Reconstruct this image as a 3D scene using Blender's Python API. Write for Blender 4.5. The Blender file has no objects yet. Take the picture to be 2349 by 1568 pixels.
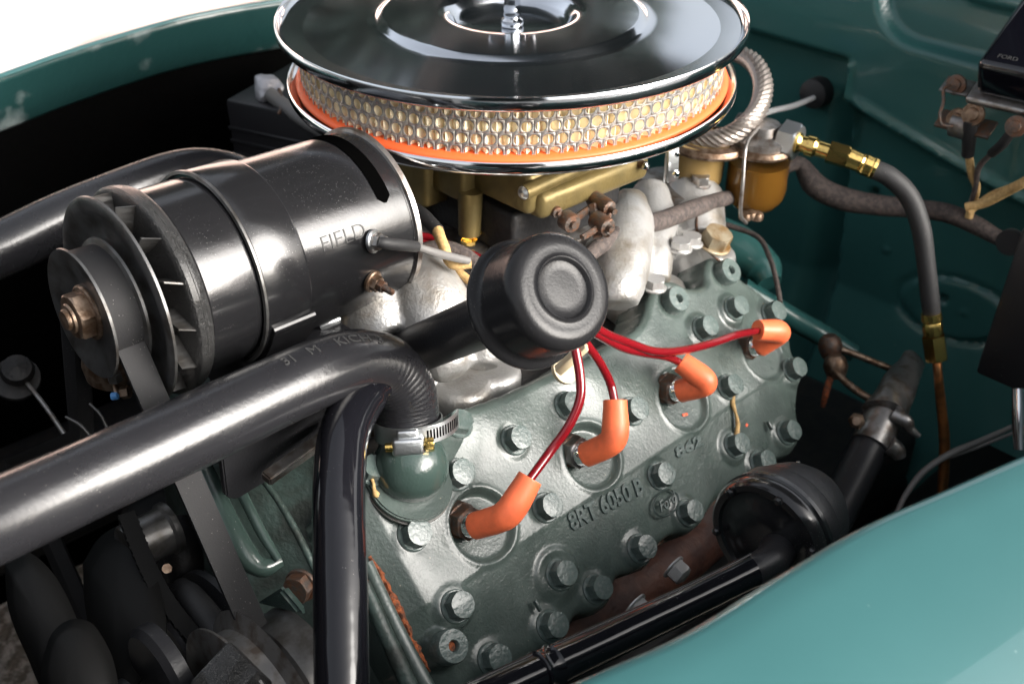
import bpy, bmesh, math, random
import numpy as np
from mathutils import Vector, Matrix, noise as mnoise
random.seed(7); np.random.seed(7)
sc = bpy.context.scene
COL = sc.collection
V = Vector
# ------------------------------------------------------------------ camera
F_PX, IW = 2500.0, 2349.0
PITCH = 0.606
CAM = V((0, -.833, .266))
FW = V((0, math.cos(PITCH), -math.sin(PITCH)))
UPV = V((0, math.sin(PITCH), math.cos(PITCH)))
cd = bpy.data.cameras.new('camera'); cam = bpy.data.objects.new('camera', cd); COL.objects.link(cam)
cd.sensor_fit = 'HORIZONTAL'; cd.sensor_width = 36.0; cd.lens = 36.0 * F_PX / IW
cd.clip_start = .02; cd.clip_end = 500
cam.location = CAM; cam.rotation_euler = (math.pi / 2 - PITCH, 0, 0)
cd.dof.use_dof = True; cd.dof.focus_distance = .69; cd.dof.aperture_fstop = 10
sc.camera = cam
# ------------------------------------------------------------------ light
SUN_DIR = V((.82, -.40, .40)).normalized()
w = bpy.data.worlds.new("World"); sc.world = w; w.use_nodes = True
nt = w.node_tree; nt.nodes.clear()
sky = nt.nodes.new('ShaderNodeTexSky'); sky.sky_type = 'NISHITA'; sky.sun_disc = False
sky.sun_elevation = math.asin(SUN_DIR.z); sky.sun_rotation = math.atan2(SUN_DIR.x, SUN_DIR.y)
sky.air_density = 1.0; sky.dust_density = 7.0; sky.ozone_density = .6
hs = nt.nodes.new('ShaderNodeHueSaturation'); hs.inputs['Saturation'].default_value = .30
bg = nt.nodes.new('ShaderNodeBackground'); bg.inputs['Strength'].default_value = .14
wo = nt.nodes.new('ShaderNodeOutputWorld')
nt.links.new(sky.outputs[0], hs.inputs['Color']); nt.links.new(hs.outputs[0], bg.inputs[0]); nt.links.new(bg.outputs[0], wo.inputs[0])
sd = bpy.data.lights.new('sun', 'SUN'); sd.energy = 1.2; sd.angle = math.radians(42); sd.color = (1, .97, .93)
so = bpy.data.objects.new('sun', sd); COL.objects.link(so); so.rotation_euler = SUN_DIR.to_track_quat('Z', 'Y').to_euler()
sc.view_settings.view_transform = 'Standard'; sc.view_settings.look = 'None'
sc.view_settings.exposure = 1.6; sc.view_settings.gamma = 1; sc.view_settings.use_curve_mapping = False
sc.render.engine = 'CYCLES'; sc.cycles.max_bounces = 8; sc.cycles.use_denoising = True
# ------------------------------------------------------------------ frames
YAW, EP = math.radians(45), -.064
E = V((math.cos(YAW) * math.cos(EP), math.sin(YAW) * math.cos(EP), math.sin(EP)))   # engine axis, to the rear
L = V((math.sin(YAW), -math.cos(YAW), 0))                                            # towards the near side
U = L.cross(E)
def EN(e, l, u): return E * e + L * l + U * u
def ray(x, y): return FW + V((1, 0, 0)) * ((x - 1174.5) / F_PX) + UPV * ((784 - y) / F_PX)
def PX(x, y, d): return CAM + ray(x, y) * d
def HIT(x, y, P, n):
    r = ray(x, y); return CAM + r * ((P - CAM).dot(n) / r.dot(n))
def elu(P): return P.dot(E), P.dot(L), P.dot(U)
# ------------------------------------------------------------------ materials
MATS = {}
def mat(name, base, rough=.5, metal=0, var=None, dust=0, bump=None, bump2=None, coat=0, aniso=0, rust=0, trans=0, ior=1.45,
        rustcol=(.28, .07, .02), spec=.5, streak=None, coatr=.03, dustscale=900, roughvar=0, dustcol=(.45, .43, .4)):
    if name in MATS: return MATS[name]
    m = bpy.data.materials.new(name); m.use_nodes = True; MATS[name] = m
    t = m.node_tree; N = t.nodes; K = t.links
    b = N['Principled BSDF']
    b.inputs['Roughness'].default_value = rough; b.inputs['Metallic'].default_value = metal
    b.inputs['Coat Weight'].default_value = coat; b.inputs['Coat Roughness'].default_value = coatr
    b.inputs['Anisotropic'].default_value = aniso; b.inputs['Transmission Weight'].default_value = trans
    b.inputs['IOR'].default_value = ior; b.inputs['Specular IOR Level'].default_value = spec
    tc = N.new('ShaderNodeTexCoord')
    def noise(scale, detail=4, rough_=.55, dist=0):
        n = N.new('ShaderNodeTexNoise'); n.inputs['Scale'].default_value = scale; n.inputs['Detail'].default_value = detail
        n.inputs['Roughness'].default_value = rough_; n.inputs['Distortion'].default_value = dist
        K.new(tc.outputs['Object'], n.inputs['Vector']); return n.outputs['Fac']
    def ramp(src, a, c):
        r = N.new('ShaderNodeMapRange'); r.inputs['From Min'].default_value = a; r.inputs['From Max'].default_value = c
        K.new(src, r.inputs['Value']); return r.outputs[0]
    def mix(fac, A, B):
        x = N.new('ShaderNodeMix'); x.data_type = 'RGBA'
        K.new(fac, x.inputs['Factor'])
        for k, v in (('A', A), ('B', B)):
            s = [i for i in x.inputs if i.name == k and i.type == 'RGBA'][0]
            if isinstance(v, tuple): s.default_value = (*v, 1)
            else: K.new(v, s)
        return [o for o in x.outputs if o.type == 'RGBA'][0]
    col = base
    if var:
        c2, sc_, a, c = var
        col = mix(ramp(noise(sc_, 5), a, c), base, c2)
    if rust:
        f = ramp(noise(38, 8, .7), 1 - rust, 1 - rust + .06)
        col = mix(f, col, rustcol)
    if dust:
        vo = N.new('ShaderNodeTexVoronoi'); vo.inputs['Scale'].default_value = dustscale
        K.new(tc.outputs['Object'], vo.inputs['Vector'])
        sp = N.new('ShaderNodeSeparateColor'); K.new(vo.outputs['Color'], sp.inputs[0])
        a = ramp(sp.outputs[0], 1 - dust, 1 - dust + .01)
        c = N.new('ShaderNodeMapRange'); c.inputs['From Min'].default_value = .24; c.inputs['From Max'].default_value = .12
        K.new(vo.outputs['Distance'], c.inputs['Value'])
        mu = N.new('ShaderNodeMath'); mu.operation = 'MULTIPLY'; K.new(a, mu.inputs[0]); K.new(c.outputs[0], mu.inputs[1])
        m2 = N.new('ShaderNodeMath'); m2.operation = 'MULTIPLY'; K.new(mu.outputs[0], m2.inputs[0]); K.new(ramp(noise(26, 5, .7), .46, .60), m2.inputs[1]); mu = m2
        col = mix(mu.outputs[0], col, dustcol)
        if metal > .5:
            iv = N.new('ShaderNodeMath'); iv.operation = 'SUBTRACT'; iv.inputs[0].default_value = 1; K.new(mu.outputs[0], iv.inputs[1])
            K.new(iv.outputs[0], b.inputs['Metallic'])
    if isinstance(col, tuple): b.inputs['Base Color'].default_value = (*col, 1)
    else: K.new(col, b.inputs['Base Color'])
    if roughvar:
        r = N.new('ShaderNodeMapRange'); r.inputs['From Min'].default_value = .35; r.inputs['From Max'].default_value = .65
        r.inputs['To Min'].default_value = max(.02, rough - roughvar); r.inputs['To Max'].default_value = rough + roughvar
        K.new(noise(22, 6, .6), r.inputs['Value']); K.new(r.outputs[0], b.inputs['Roughness'])
    prev = None
    for bp in (bump, bump2):
        if bp:
            s, dist = bp[:2]
            bn = N.new('ShaderNodeBump'); bn.inputs['Distance'].default_value = dist; bn.inputs['Strength'].default_value = 1
            K.new(noise(s, 3, .5, bp[2] if len(bp) > 2 else 0), bn.inputs['Height'])
            if prev: K.new(prev, bn.inputs['Normal'])
            prev = bn.outputs[0]
    if prev: K.new(prev, b.inputs['Normal'])
    if aniso:
        tg = N.new('ShaderNodeTangent'); tg.direction_type = 'RADIAL'; tg.axis = 'Z'; K.new(tg.outputs[0], b.inputs['Tangent']); b.inputs['Anisotropic Rotation'].default_value = .25
    return m
M_CHROME = mat('chrome', (.66, .69, .73), .12, 1, aniso=.93, dust=.06, dustscale=1500, roughvar=0)
M_CHROME2 = mat('plain_chrome', (.8, .81, .83), .10, 1, dust=.05)
M_ZINC = mat('zinc_plate', (.66, .68, .69), .35, 1, bump=(500, .0002))
M_SCREEN = mat('filter_screen', (.20, .195, .185), .5, .35, var=((.33, .30, .25), 60, .45, .65))
M_PAPER = mat('filter_paper', (.97, .86, .62), .85)
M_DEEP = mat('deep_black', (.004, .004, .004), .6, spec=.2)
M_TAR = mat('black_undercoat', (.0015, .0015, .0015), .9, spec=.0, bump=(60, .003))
M_CAP = mat('dusty_black_paint', (.013, .013, .014), .24, dust=.10, dustscale=1300, dustcol=(.22, .21, .2), roughvar=.08, bump=(600, .0001), spec=.22)
M_DIM = mat('worn_print', (.035, .035, .035), .6)
M_ORANGE = mat('orange_rubber', (.92, .14, .035), .45, bump=(400, .00008))
M_BOOT = mat('orange_silicone', (.95, .19, .075), .42, var=((.62, .12, .05), 45, .48, .72), bump=(300, .0001))
M_WIRE = mat('red_cable_jacket', (.17, .006, .010), .16, coat=.6)
M_GREEN = mat('engine_green_paint', (.076, .100, .090), .32, var=((.052, .070, .063), 30, .4, .6), dust=.05, dustscale=500,
              dustcol=(.30, .26, .2), bump=(520, .00035), bump2=(150, .0004), coat=.45, coatr=.2, roughvar=.08, rust=.33, rustcol=(.10, .06, .04))
M_GREEN_SM = mat('smooth_green_paint', (.040, .064, .056), .22, bump=(60, .0006), bump2=(500, .00015), dust=.04, roughvar=.05, coat=.3)
M_GREEN_DIRTY = mat('dirty_green_paint', (.040, .062, .055), .42, var=((.02, .026, .022), 45, .4, .6), bump=(300, .0007), rust=.36,
                    rustcol=(.13, .07, .04), roughvar=.1)
M_BOLT = mat('bolt_green_paint', (.085, .115, .107), .25, var=((.13, .155, .145), 300, .5, .7), bump=(350, .0006), coat=.3)
M_RUSTY = mat('rusty_iron', (.10, .085, .075), .45, .6, var=((.15, .075, .045), 200, .4, .6), bump=(500, .0006))
M_RUST = mat('orange_rust', (.34, .09, .03), .9, var=((.12, .05, .03), 250, .4, .6), bump=(400, .0015))
M_BLACK = mat('gloss_black_paint', (.010, .010, .011), .21, dust=.16, dustscale=1300, dustcol=(.2, .19, .18), coat=.35, coatr=.12, roughvar=.05, bump=(25, .0005),
              bump2=(700, .00005))
M_BLACK_HI = mat('mirror_black_paint', (.006, .006, .008), .10, dust=.03, dustscale=1400, coat=.2, coatr=.05, bump=(22, .0009))
M_BLACK_SAT = mat('satin_black_paint', (.016, .016, .018), .38, dust=.05, dustscale=800, bump=(500, .0002))
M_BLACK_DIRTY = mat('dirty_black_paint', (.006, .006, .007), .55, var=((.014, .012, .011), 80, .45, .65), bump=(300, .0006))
M_WRINKLE = mat('wrinkle_black', (.018, .018, .018), .3, bump=(700, .0018, 1.5), coat=.3)
M_HOSE = mat('rubber_hose', (.014, .014, .016), .27, coat=.35, coatr=.18, dust=.08, dustscale=1100, dustcol=(.25, .24, .22), bump=(350, .00015), roughvar=.05)
M_RUBBER = mat('matt_rubber', (.020, .020, .021), .6, dust=.05, bump=(300, .0002))
M_BELT = mat('belt_rubber', (.012, .012, .013), .65, spec=.25, dust=.05, dustscale=1200, bump=(900, .00012))
M_STEEL = mat('dull_steel', (.30, .29, .28), .38, .85, var=((.16, .13, .11), 90, .45, .65), roughvar=.1)
M_PULLEY = mat('pulley_steel', (.14, .14, .14), .36, .75, var=((.07, .065, .06), 70, .4, .65), roughvar=.08, bump=(600, .00008))
M_BRONZE = mat('aged_nut', (.27, .20, .15), .42, .8, var=((.13, .08, .05), 150, .4, .6), bump=(600, .0003))
M_GOLD = mat('gold_chromate', (.18, .135, .052), .42, .5, var=((.13, .10, .04), 50, .4, .65), bump=(350, .0003), roughvar=.1)
M_BRASS = mat('brass', (.86, .60, .19), .2, 1, var=((.6, .40, .14), 300, .5, .7), bump=(700, .0001))
M_COPPER = mat('copper_pipe', (.36, .14, .045), .42, .8, var=((.18, .08, .03), 80, .4, .6))
M_ALU = mat('cast_aluminium', (.43, .425, .415), .36, .55, var=((.22, .19, .15), 26, .48, .70), bump=(500, .0005), bump2=(70, .0009), roughvar=.08)
M_STAIN = mat('stained_aluminium', (.36, .31, .22), .45, .4, var=((.22, .13, .05), 45, .4, .6), bump=(400, .0006))
M_TEAL = mat('teal_car_paint', (.034, .110, .114), .40, coat=1, coatr=.04, dust=.012, dustscale=260, dustcol=(.4, .5, .5), var=((.037, .117, .121), 9, .4, .6))
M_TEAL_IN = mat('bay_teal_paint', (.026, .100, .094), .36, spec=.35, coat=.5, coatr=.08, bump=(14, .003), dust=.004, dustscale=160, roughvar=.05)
M_PAVE = mat('pale_concrete', (.68, .67, .65), .9, var=((.55, .54, .52), 2, .4, .6), bump=(60, .004))
M_GRAVEL = mat('gravel', (.24, .23, .21), .95, var=((.07, .065, .05), 70, .42, .55), bump=(90, .012))
M_SALMON = mat('salmon_wall', (.95, .70, .62), .8)
M_LIP = mat('shaded_lip_teal', (.011, .040, .039), .28, coat=.5, coatr=.1, var=((.20, .24, .24), 9, .56, .66), bump=(30, .002))  # fender teal darkened to paint in the lip's shade, with pale patches over it
M_LINER = mat('hood_liner', (.003, .012, .014), .5)
M_TREE = mat('dark_foliage', (.008, .020, .017), .8, var=((.005, .012, .010), 2, .4, .6))
M_TAN = mat('tan_cloth_tape', (.55, .36, .15), .75, var=((.40, .25, .10), 300, .4, .6), bump=(600, .0004))
M_LOOM = mat('braided_loom', (.085, .066, .058), .8, var=((.045, .036, .034), 250, .4, .6), bump=(500, .0009), dust=.01, dustscale=260, dustcol=(.35, .18, .09))
M_BRAID = mat('steel_braid', (.36, .32, .29), .4, .8)
M_BLUE = mat('blue_plastic', (.01, .035, .22), .3)
M_BROWN = mat('brown_iron', (.045, .018, .014), .6, var=((.09, .035, .022), 40, .4, .6), bump=(200, .001))
M_LEAD = mat('battery_lead', (.45, .44, .46), .45, .7, bump=(300, .001))
M_BATT = mat('battery_case', (.013, .012, .014), .42)
M_GREYCABLE = mat('grey_cable', (.14, .135, .13), .5)
M_REG = mat('regulator_enamel', (.004, .004, .007), .12, coat=.5)
M_PRINT = mat('faint_grey_print', (.16, .16, .16), .6)
M_EMBOSS = mat('letter_green_paint', (.075, .10, .094), .32, rust=.30, rustcol=(.16, .09, .05), bump=(500, .0004))
M_ORSCR = mat('orange_crayon', (.95, .13, .05), .5)
M_GLASS = mat('amber_glass', (.70, .48, .20), .07, trans=1, ior=1.3)
M_CABLE_W = mat('pale_cable', (.55, .55, .55), .4)
M_NYLON = mat('old_ivory_plastic', (.50, .41, .27), .45)
# ------------------------------------------------------------------ object helpers
WL = {}
def finish(me, smooth=35):
    if smooth:
        me.polygons.foreach_set('use_smooth', [True] * len(me.polygons))
        if smooth < 180: me.set_sharp_from_angle(angle=math.radians(smooth))
def thing(name, label, cat, loc, group=None, kind=None):
    o = bpy.data.objects.new(name, None); COL.objects.link(o); o.empty_display_size = .02
    o.location = loc; WL[o] = V(loc); meta(o, label, cat, group, kind); return o
def meta(o, label=None, cat=None, group=None, kind=None):
    if label: o['label'] = label
    if cat: o['category'] = cat
    if group: o['group'] = group
    if kind: o['kind'] = kind
    return o
def mk(name, verts, faces, m, parent=None, smooth=35, origin=None, zax=None):
    """verts in world space -> one mesh object, origin at its centre; zax: local Z axis of the object"""
    vs = [V(v) for v in verts]
    if origin is None:
        lo = V([min(v[i] for v in vs) for i in range(3)]); hi = V([max(v[i] for v in vs) for i in range(3)]); origin = (lo + hi) / 2
    q = zax.to_track_quat('Z', 'Y') if zax is not None else None
    if q is not None:
        qi = q.inverted(); vs = [qi @ (v - origin) for v in vs]
    else: vs = [v - origin for v in vs]
    me = bpy.data.meshes.new(name); me.from_pydata([tuple(v) for v in vs], [], faces); me.update()
    bm = bmesh.new(); bm.from_mesh(me); bmesh.ops.recalc_face_normals(bm, faces=bm.faces); bm.to_mesh(me); bm.free()
    finish(me, smooth); me.materials.append(m)
    o = bpy.data.objects.new(name, me); COL.objects.link(o)
    base = WL.get(parent, V((0, 0, 0)))
    if parent is not None: o.parent = parent
    o.location = origin - base; WL[o] = V(origin)
    if q is not None: o.rotation_mode = 'QUATERNION'; o.rotation_quaternion = q
    return o
def place(name, me, loc, parent=None, rot=None, scale=None):
    o = bpy.data.objects.new(name, me); COL.objects.link(o)
    if parent is not None: o.parent = parent
    o.location = V(loc) - WL.get(parent, V((0, 0, 0))); WL[o] = V(loc)
    if rot is not None: o.rotation_mode = 'QUATERNION'; o.rotation_quaternion = rot
    if scale: o.scale = scale
    return o
def catmull(pts, n=8):
    """pts: list of (Vector, radius)"""
    P = [p for p, r in pts]; R = [r for p, r in pts]
    P = [P[0] * 2 - P[1]] + P + [P[-1] * 2 - P[-2]]; R = [R[0]] + R + [R[-1]]
    out = []
    for i in range(1, len(P) - 2):
        for k in range(n):
            t = k / n
            a, b, c, d = P[i - 1], P[i], P[i + 1], P[i + 2]
            p = .5 * ((2 * b) + (c - a) * t + (2 * a - 5 * b + 4 * c - d) * t * t + (3 * b - a - 3 * c + d) * t ** 3)
            out.append((p, R[i] + (R[i + 1] - R[i]) * (t * t * (3 - 2 * t))))
    out.append((P[-2], R[-2])); return out
def tubegeo(path, seg=16, cap=True, ripple=None, twist=0, fr=None):
    vs, fs = [], []
    n = len(path); T = []
    for i in range(n):
        a = path[max(0, i - 1)][0]; b = path[min(n - 1, i + 1)][0]; T.append((b - a).normalized())
    ref = V((0, 0, 1)) if abs(T[0].z) < .9 else V((1, 0, 0))
    N = (ref - T[0] * ref.dot(T[0])).normalized()
    frames = []
    for i in range(n):
        N = (N - T[i] * N.dot(T[i])).normalized(); B = T[i].cross(N); frames.append((T[i], N, B))
        p, r = path[i]
        for k in range(seg):
            a = 2 * math.pi * k / seg + twist * i
            rr = r if ripple is None else r + ripple(i / (n - 1), a, i)
            vs.append(p + (N * math.cos(a) + B * math.sin(a)) * rr)
    for i in range(n - 1):
        for k in range(seg):
            k2 = (k + 1) % seg
            fs.append((i * seg + k, i * seg + k2, (i + 1) * seg + k2, (i + 1) * seg + k))
    if cap:
        fs.append(tuple(range(seg - 1, -1, -1))); fs.append(tuple((n - 1) * seg + k for k in range(seg)))
    if fr is not None: fr.extend(frames)
    return vs, fs
def pxpts(lst): return [(PX(x, y, d), hw * d / F_PX) for x, y, d, hw in lst]
def tube(name, pts, m, parent=None, seg=16, n=8, **k):
    p = catmull(pts, n) if n > 1 else pts
    vs, fs = tubegeo(p, seg, **k); return mk(name, vs, fs, m, parent, smooth=50)
def basis(ax):
    ax = ax.normalized(); r = V((0, 0, 1)) if abs(ax.z) < .9 else V((1, 0, 0))
    a = (r - ax * r.dot(ax)).normalized(); return a, ax.cross(a), ax
def lathegeo(prof, org, ax, seg=32, closed=False, a0=0, a1=2 * math.pi):
    A, B, Z = basis(ax); vs, fs = [], []
    full = abs(a1 - a0 - 2 * math.pi) < 1e-6; ns = seg if full else seg + 1
    for r, h in prof:
        for k in range(ns):
            t = a0 + (a1 - a0) * k / seg
            vs.append(org + (A * math.cos(t) + B * math.sin(t)) * max(r, 1e-5) + Z * h)
    m_ = len(prof)
    for i in range(m_ if closed else m_ - 1):
        j = (i + 1) % m_
        for k in range(seg):
            k2 = (k + 1) % ns
            fs.append((i * ns + k, i * ns + k2, j * ns + k2, j * ns + k))
    return vs, fs
def lathe(name, prof, org, ax, m, parent=None, seg=32, closed=False, smooth=35, **k):
    vs, fs = lathegeo(prof, org, ax, seg, closed, **k)
    return mk(name, vs, fs, m, parent, smooth, origin=org, zax=ax)
def boxbm(dims, bev=.001, segs=2, taper=None):
    bm = bmesh.new(); bmesh.ops.create_cube(bm, size=1)
    for v in bm.verts:
        t = 1
        if taper and v.co.z < 0: t = taper
        v.co = V((v.co.x * dims[0] * t, v.co.y * dims[1] * t, v.co.z * dims[2]))
    if bev: bmesh.ops.bevel(bm, geom=bm.edges[:], offset=bev, segments=segs, affect='EDGES', profile=.5)
    return bm
def box(name, c, axes, dims, m, parent=None, bev=.001, segs=2, taper=None):
    bm = boxbm(dims, bev, segs, taper); me = bpy.data.meshes.new(name); bm.to_mesh(me); bm.free(); finish(me, 40); me.materials.append(m)
    X, Y, Z = [a.normalized() for a in axes]
    R = Matrix((X, Y, Z)).transposed().to_quaternion()
    return place(name, me, c, parent, R)
def prism(name, poly, org, X, Y, depth, m, parent=None, bev=.001, smooth=35):
    """poly in (x,y) on plane org+X,Y, extruded by depth along X x Y"""
    Z = X.cross(Y).normalized(); bm = bmesh.new()
    vs = [bm.verts.new(V((p[0], p[1], 0))) for p in poly]; f = bm.faces.new(vs)
    r = bmesh.ops.extrude_face_region(bm, geom=[f]); bmesh.ops.translate(bm, verts=[g for g in r['geom'] if isinstance(g, bmesh.types.BMVert)], vec=(0, 0, depth))
    bmesh.ops.recalc_face_normals(bm, faces=bm.faces)
    if bev: bmesh.ops.bevel(bm, geom=bm.edges[:], offset=bev, segments=2, affect='EDGES')
    me = bpy.data.meshes.new(name); bm.to_mesh(me); bm.free(); finish(me, smooth); me.materials.append(m)
    q = Matrix((X.normalized(), Y.normalized(), Z)).transposed().to_quaternion()
    return place(name, me, org, parent, q)
def quat_z(z, spin=0):
    q = z.to_track_quat('Z', 'Y'); return q @ Matrix.Rotation(spin, 3, 'Z').to_quaternion()
def bolt_mesh(name, af, hh, m, washer=True, dome=0, stud=0):
    """hex bolt head standing on z=0"""
    vs, fs = [], []
    def ring(r, z, n, off=0):
        s = len(vs)
        for k in range(n):
            a = 2 * math.pi * k / n + off; vs.append((r * math.cos(a), r * math.sin(a), z))
        return s
    def conn(a, b, n):
        for k in range(n): fs.append((a + k, a + (k + 1) % n, b + (k + 1) % n, b + k))
    if washer:
        n = 24; a = ring(af * 1.28, 0, n); b = ring(af * 1.28, .0011, n); c = ring(af * 1.18, .0019, n); conn(a, b, n); conn(b, c, n); fs.append(tuple(c + k for k in range(n)))
    R = af * 1.10; z0 = .0018 if washer else 0
    # hex with chamfered top: 24-gon whose radius follows the hexagon
    n = 24
    def hexr(a): 
        a = (a % (math.pi / 3)) - math.pi / 6; return R * math.cos(math.pi / 6) / math.cos(a)
    def hring(z, cl):
        s = len(vs)
        for k in range(n):
            a = 2 * math.pi * k / n; r = min(hexr(a), cl); vs.append((r * math.cos(a), r * math.sin(a), z))
        return s
    a = hring(z0, 9); b = hring(z0 + hh * .86, 9)
    b2 = hring(z0 + hh * .93, R * .955); c = hring(z0 + hh, R * .90); d = hring(z0 + hh * (1.0 + dome), R * .5)
    for x, y in ((a, b), (b, b2), (b2, c), (c, d)): conn(x, y, n)
    fs.append(tuple(d + k for k in range(n)))
    if stud:
        e_ = ring(R * .45, z0 + hh, 12); f_ = ring(R * .42, z0 + hh + stud, 12); conn(e_, f_, 12); fs.append(tuple(f_ + k for k in range(12)))
    me = bpy.data.meshes.new(name); me.from_pydata(vs, [], fs); me.update(); finish(me, 28); me.materials.append(m); return me
def text_mesh(txt, size, depth, shear=0, bold=.0):
    cu = bpy.data.curves.new('letters', 'FONT'); cu.body = txt; cu.size = size; cu.extrude = depth; cu.align_x = 'CENTER'; cu.align_y = 'CENTER'
    cu.shear = shear; cu.offset = bold; cu.resolution_u = 3; cu.bevel_depth = depth * .3
    o = bpy.data.objects.new('tmp', cu); COL.objects.link(o); bpy.context.view_layer.update()
    me = bpy.data.meshes.new_from_object(o.evaluated_get(bpy.context.evaluated_depsgraph_get())); bpy.data.objects.remove(o)
    return me
def textobj(name, txt, size, depth, fn, m, parent, **k):
    """fn maps (x,y,z) text space to world"""
    me = text_mesh(txt, size, depth, **k); vs = [fn(v.co.x, v.co.y, v.co.z) for v in me.vertices]
    fs = [tuple(p.vertices) for p in me.polygons]; bpy.data.meshes.remove(me)
    return mk(name, vs, fs, m, parent, smooth=30)
def merged(name, geos, m, parent=None, smooth=35):
    vs, fs = [], []
    for v, f in geos:
        o = len(vs); vs += list(v); fs += [tuple(i + o for i in g) for g in f]
    return mk(name, vs, fs, m, parent, smooth)
def voxel(o, size, it=6):
    r = o.modifiers.new('remesh', 'REMESH'); r.mode = 'VOXEL'; r.voxel_size = size; r.use_smooth_shade = True
    s = o.modifiers.new('smooth', 'SMOOTH'); s.iterations = it; s.factor = .5
UP = V((0, 0, 1))
# ================================================================== SETTING
GZ = -.78
def sheet(name, pts, z, m, sub=1):
    vs = [V((x, y, z)) for x, y in pts]; return mk(name, vs, [tuple(range(len(vs)))], m, smooth=0)
asp = sheet('asphalt', [(-150, -150), (150, -150), (150, 1.15), (-150, 1.15)], GZ + .002, mat('asphalt', (.13, .13, .125), .9, var=((.08, .08, .08), 3, .4, .6), bump=(60, .004))); meta(asp, kind='structure')
pav = sheet('pavement', [(-150, -150), (150, -150), (150, 150), (-150, 150)], GZ, M_PAVE); meta(pav, kind='structure')
gr = sheet('gravel_patch', [(-1.6, -1.3), (1.3, -1.3), (1.3, 1.3), (-1.6, .9)], GZ + .004, M_GRAVEL); meta(gr, kind='structure')
# ================================================================== CAR BODY
# lines of the two fender edges in engine coordinates (e -> l), at height u of the lip
def edge_line(side, px, z):
    out = []
    for x, y in px:
        P = HIT(x, y, V((0, 0, z)), UP); out.append(elu(P))
    return out
near = edge_line(1, [(1320, 1568), (1565, 1458), (1773, 1331), (1980, 1210), (2168, 1126), (2349, 1046)], -.105)
far = edge_line(-1, [(0, 175), (150, 122), (300, 75), (420, 42), (540, 18), (640, 2)], -.10)
def fender(name, line, side, prof, m, label, lip=0):
    # extend the line
    a, b = V(line[0]), V(line[1]); c, d = V(line[-2]), V(line[-1])
    ext = [a + (a - b) * 6, a + (a - b) * 3] + [V(p) for p in line] + [d + (d - c) * 2, d + (d - c) * 4]
    ext = [p for p, r in catmull([(p, 0) for p in ext], 6)]
    vs, fs = [], []; n = len(prof)
    for p in ext:
        for (dl, du) in prof: vs.append(EN(p[0], p[1] + side * dl, p[2] + du))
    for i in range(len(ext) - 1):
        for k in range(n - 1): fs.append((i * n + k, i * n + k + 1, (i + 1) * n + k + 1, (i + 1) * n + k))
    th = thing(name, label, 'fender', EN(line[2][0], line[2][1], line[2][2]), 'front fenders either side of the engine bay')
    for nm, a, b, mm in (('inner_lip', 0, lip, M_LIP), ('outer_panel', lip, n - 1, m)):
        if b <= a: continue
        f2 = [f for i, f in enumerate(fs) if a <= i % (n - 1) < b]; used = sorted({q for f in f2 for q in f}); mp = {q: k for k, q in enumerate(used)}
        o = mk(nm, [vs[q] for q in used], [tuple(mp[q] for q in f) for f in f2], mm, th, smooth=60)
        md = o.modifiers.new('thickness', 'SOLIDIFY'); md.thickness = .0012; md.offset = 0
    return th
prof_n = [(.012, -.055), (.002, -.045), (-.002, -.030), (-.002, -.012), (-.0018, -.005), (-.0008, -.0012), (.0015, .0006), (.006, .0014), (.02, .0006), (.05, -.004), (.10, -.016), (.17, -.045), (.24, -.10), (.29, -.19), (.31, -.32), (.315, -.6)]
fender('front_fender', near, 1, prof_n, M_TEAL, 'bright teal fender top across the bottom right corner', lip=0)
prof_f = [(.034, -.060), (.020, -.058), (.014, -.053), (.008, -.030), (.002, -.008), (.001, -.002), (.004, .0), (.008, -.001), (.02, -.012), (.06, -.055), (.12, -.12), (.18, -.22), (.2, -.35), (.21, -.6)]
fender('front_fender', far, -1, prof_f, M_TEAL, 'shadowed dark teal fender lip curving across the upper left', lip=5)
# inner panels below the two lips
def apron(name, line, side, off, m, label, drop=.62, e0=-.9, e1=.43):
    vs, fs = [], []; rows = [(0, -.05), (-.012, -.075), (-.02, -.12), (-.03, -.2), (-.035, -.3), (-.03, -drop)]
    es = np.linspace(e0, e1, 24)
    le = [p[0] for p in line]; ll = [p[1] for p in line]
    for e_ in es:
        l_ = np.interp(e_, le, ll) + side * off; 
        for dl, du in rows: vs.append(EN(float(e_), float(l_) + side * dl, -.085 + du))
    n = len(rows)
    for i in range(len(es) - 1):
        for k in range(n - 1): fs.append((i * n + k, i * n + k + 1, (i + 1) * n + k + 1, (i + 1) * n + k))
    o = mk(name, vs, fs, m, smooth=60); o.modifiers.new('thickness', 'SOLIDIFY').thickness = .0015
    meta(o, label, 'inner fender', 'inner fender panels of the engine bay'); return o
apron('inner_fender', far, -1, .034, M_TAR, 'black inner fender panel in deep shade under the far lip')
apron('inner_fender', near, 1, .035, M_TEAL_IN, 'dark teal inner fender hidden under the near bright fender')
bb = place('bolt', bolt_mesh('fender_bolt', .008, .006, M_TEAL), PX(397, 78, 1.285), None, quat_z(L + UP * .1))
meta(bb, 'teal painted bolt on the shadowed fender lip', 'bolt')
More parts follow.
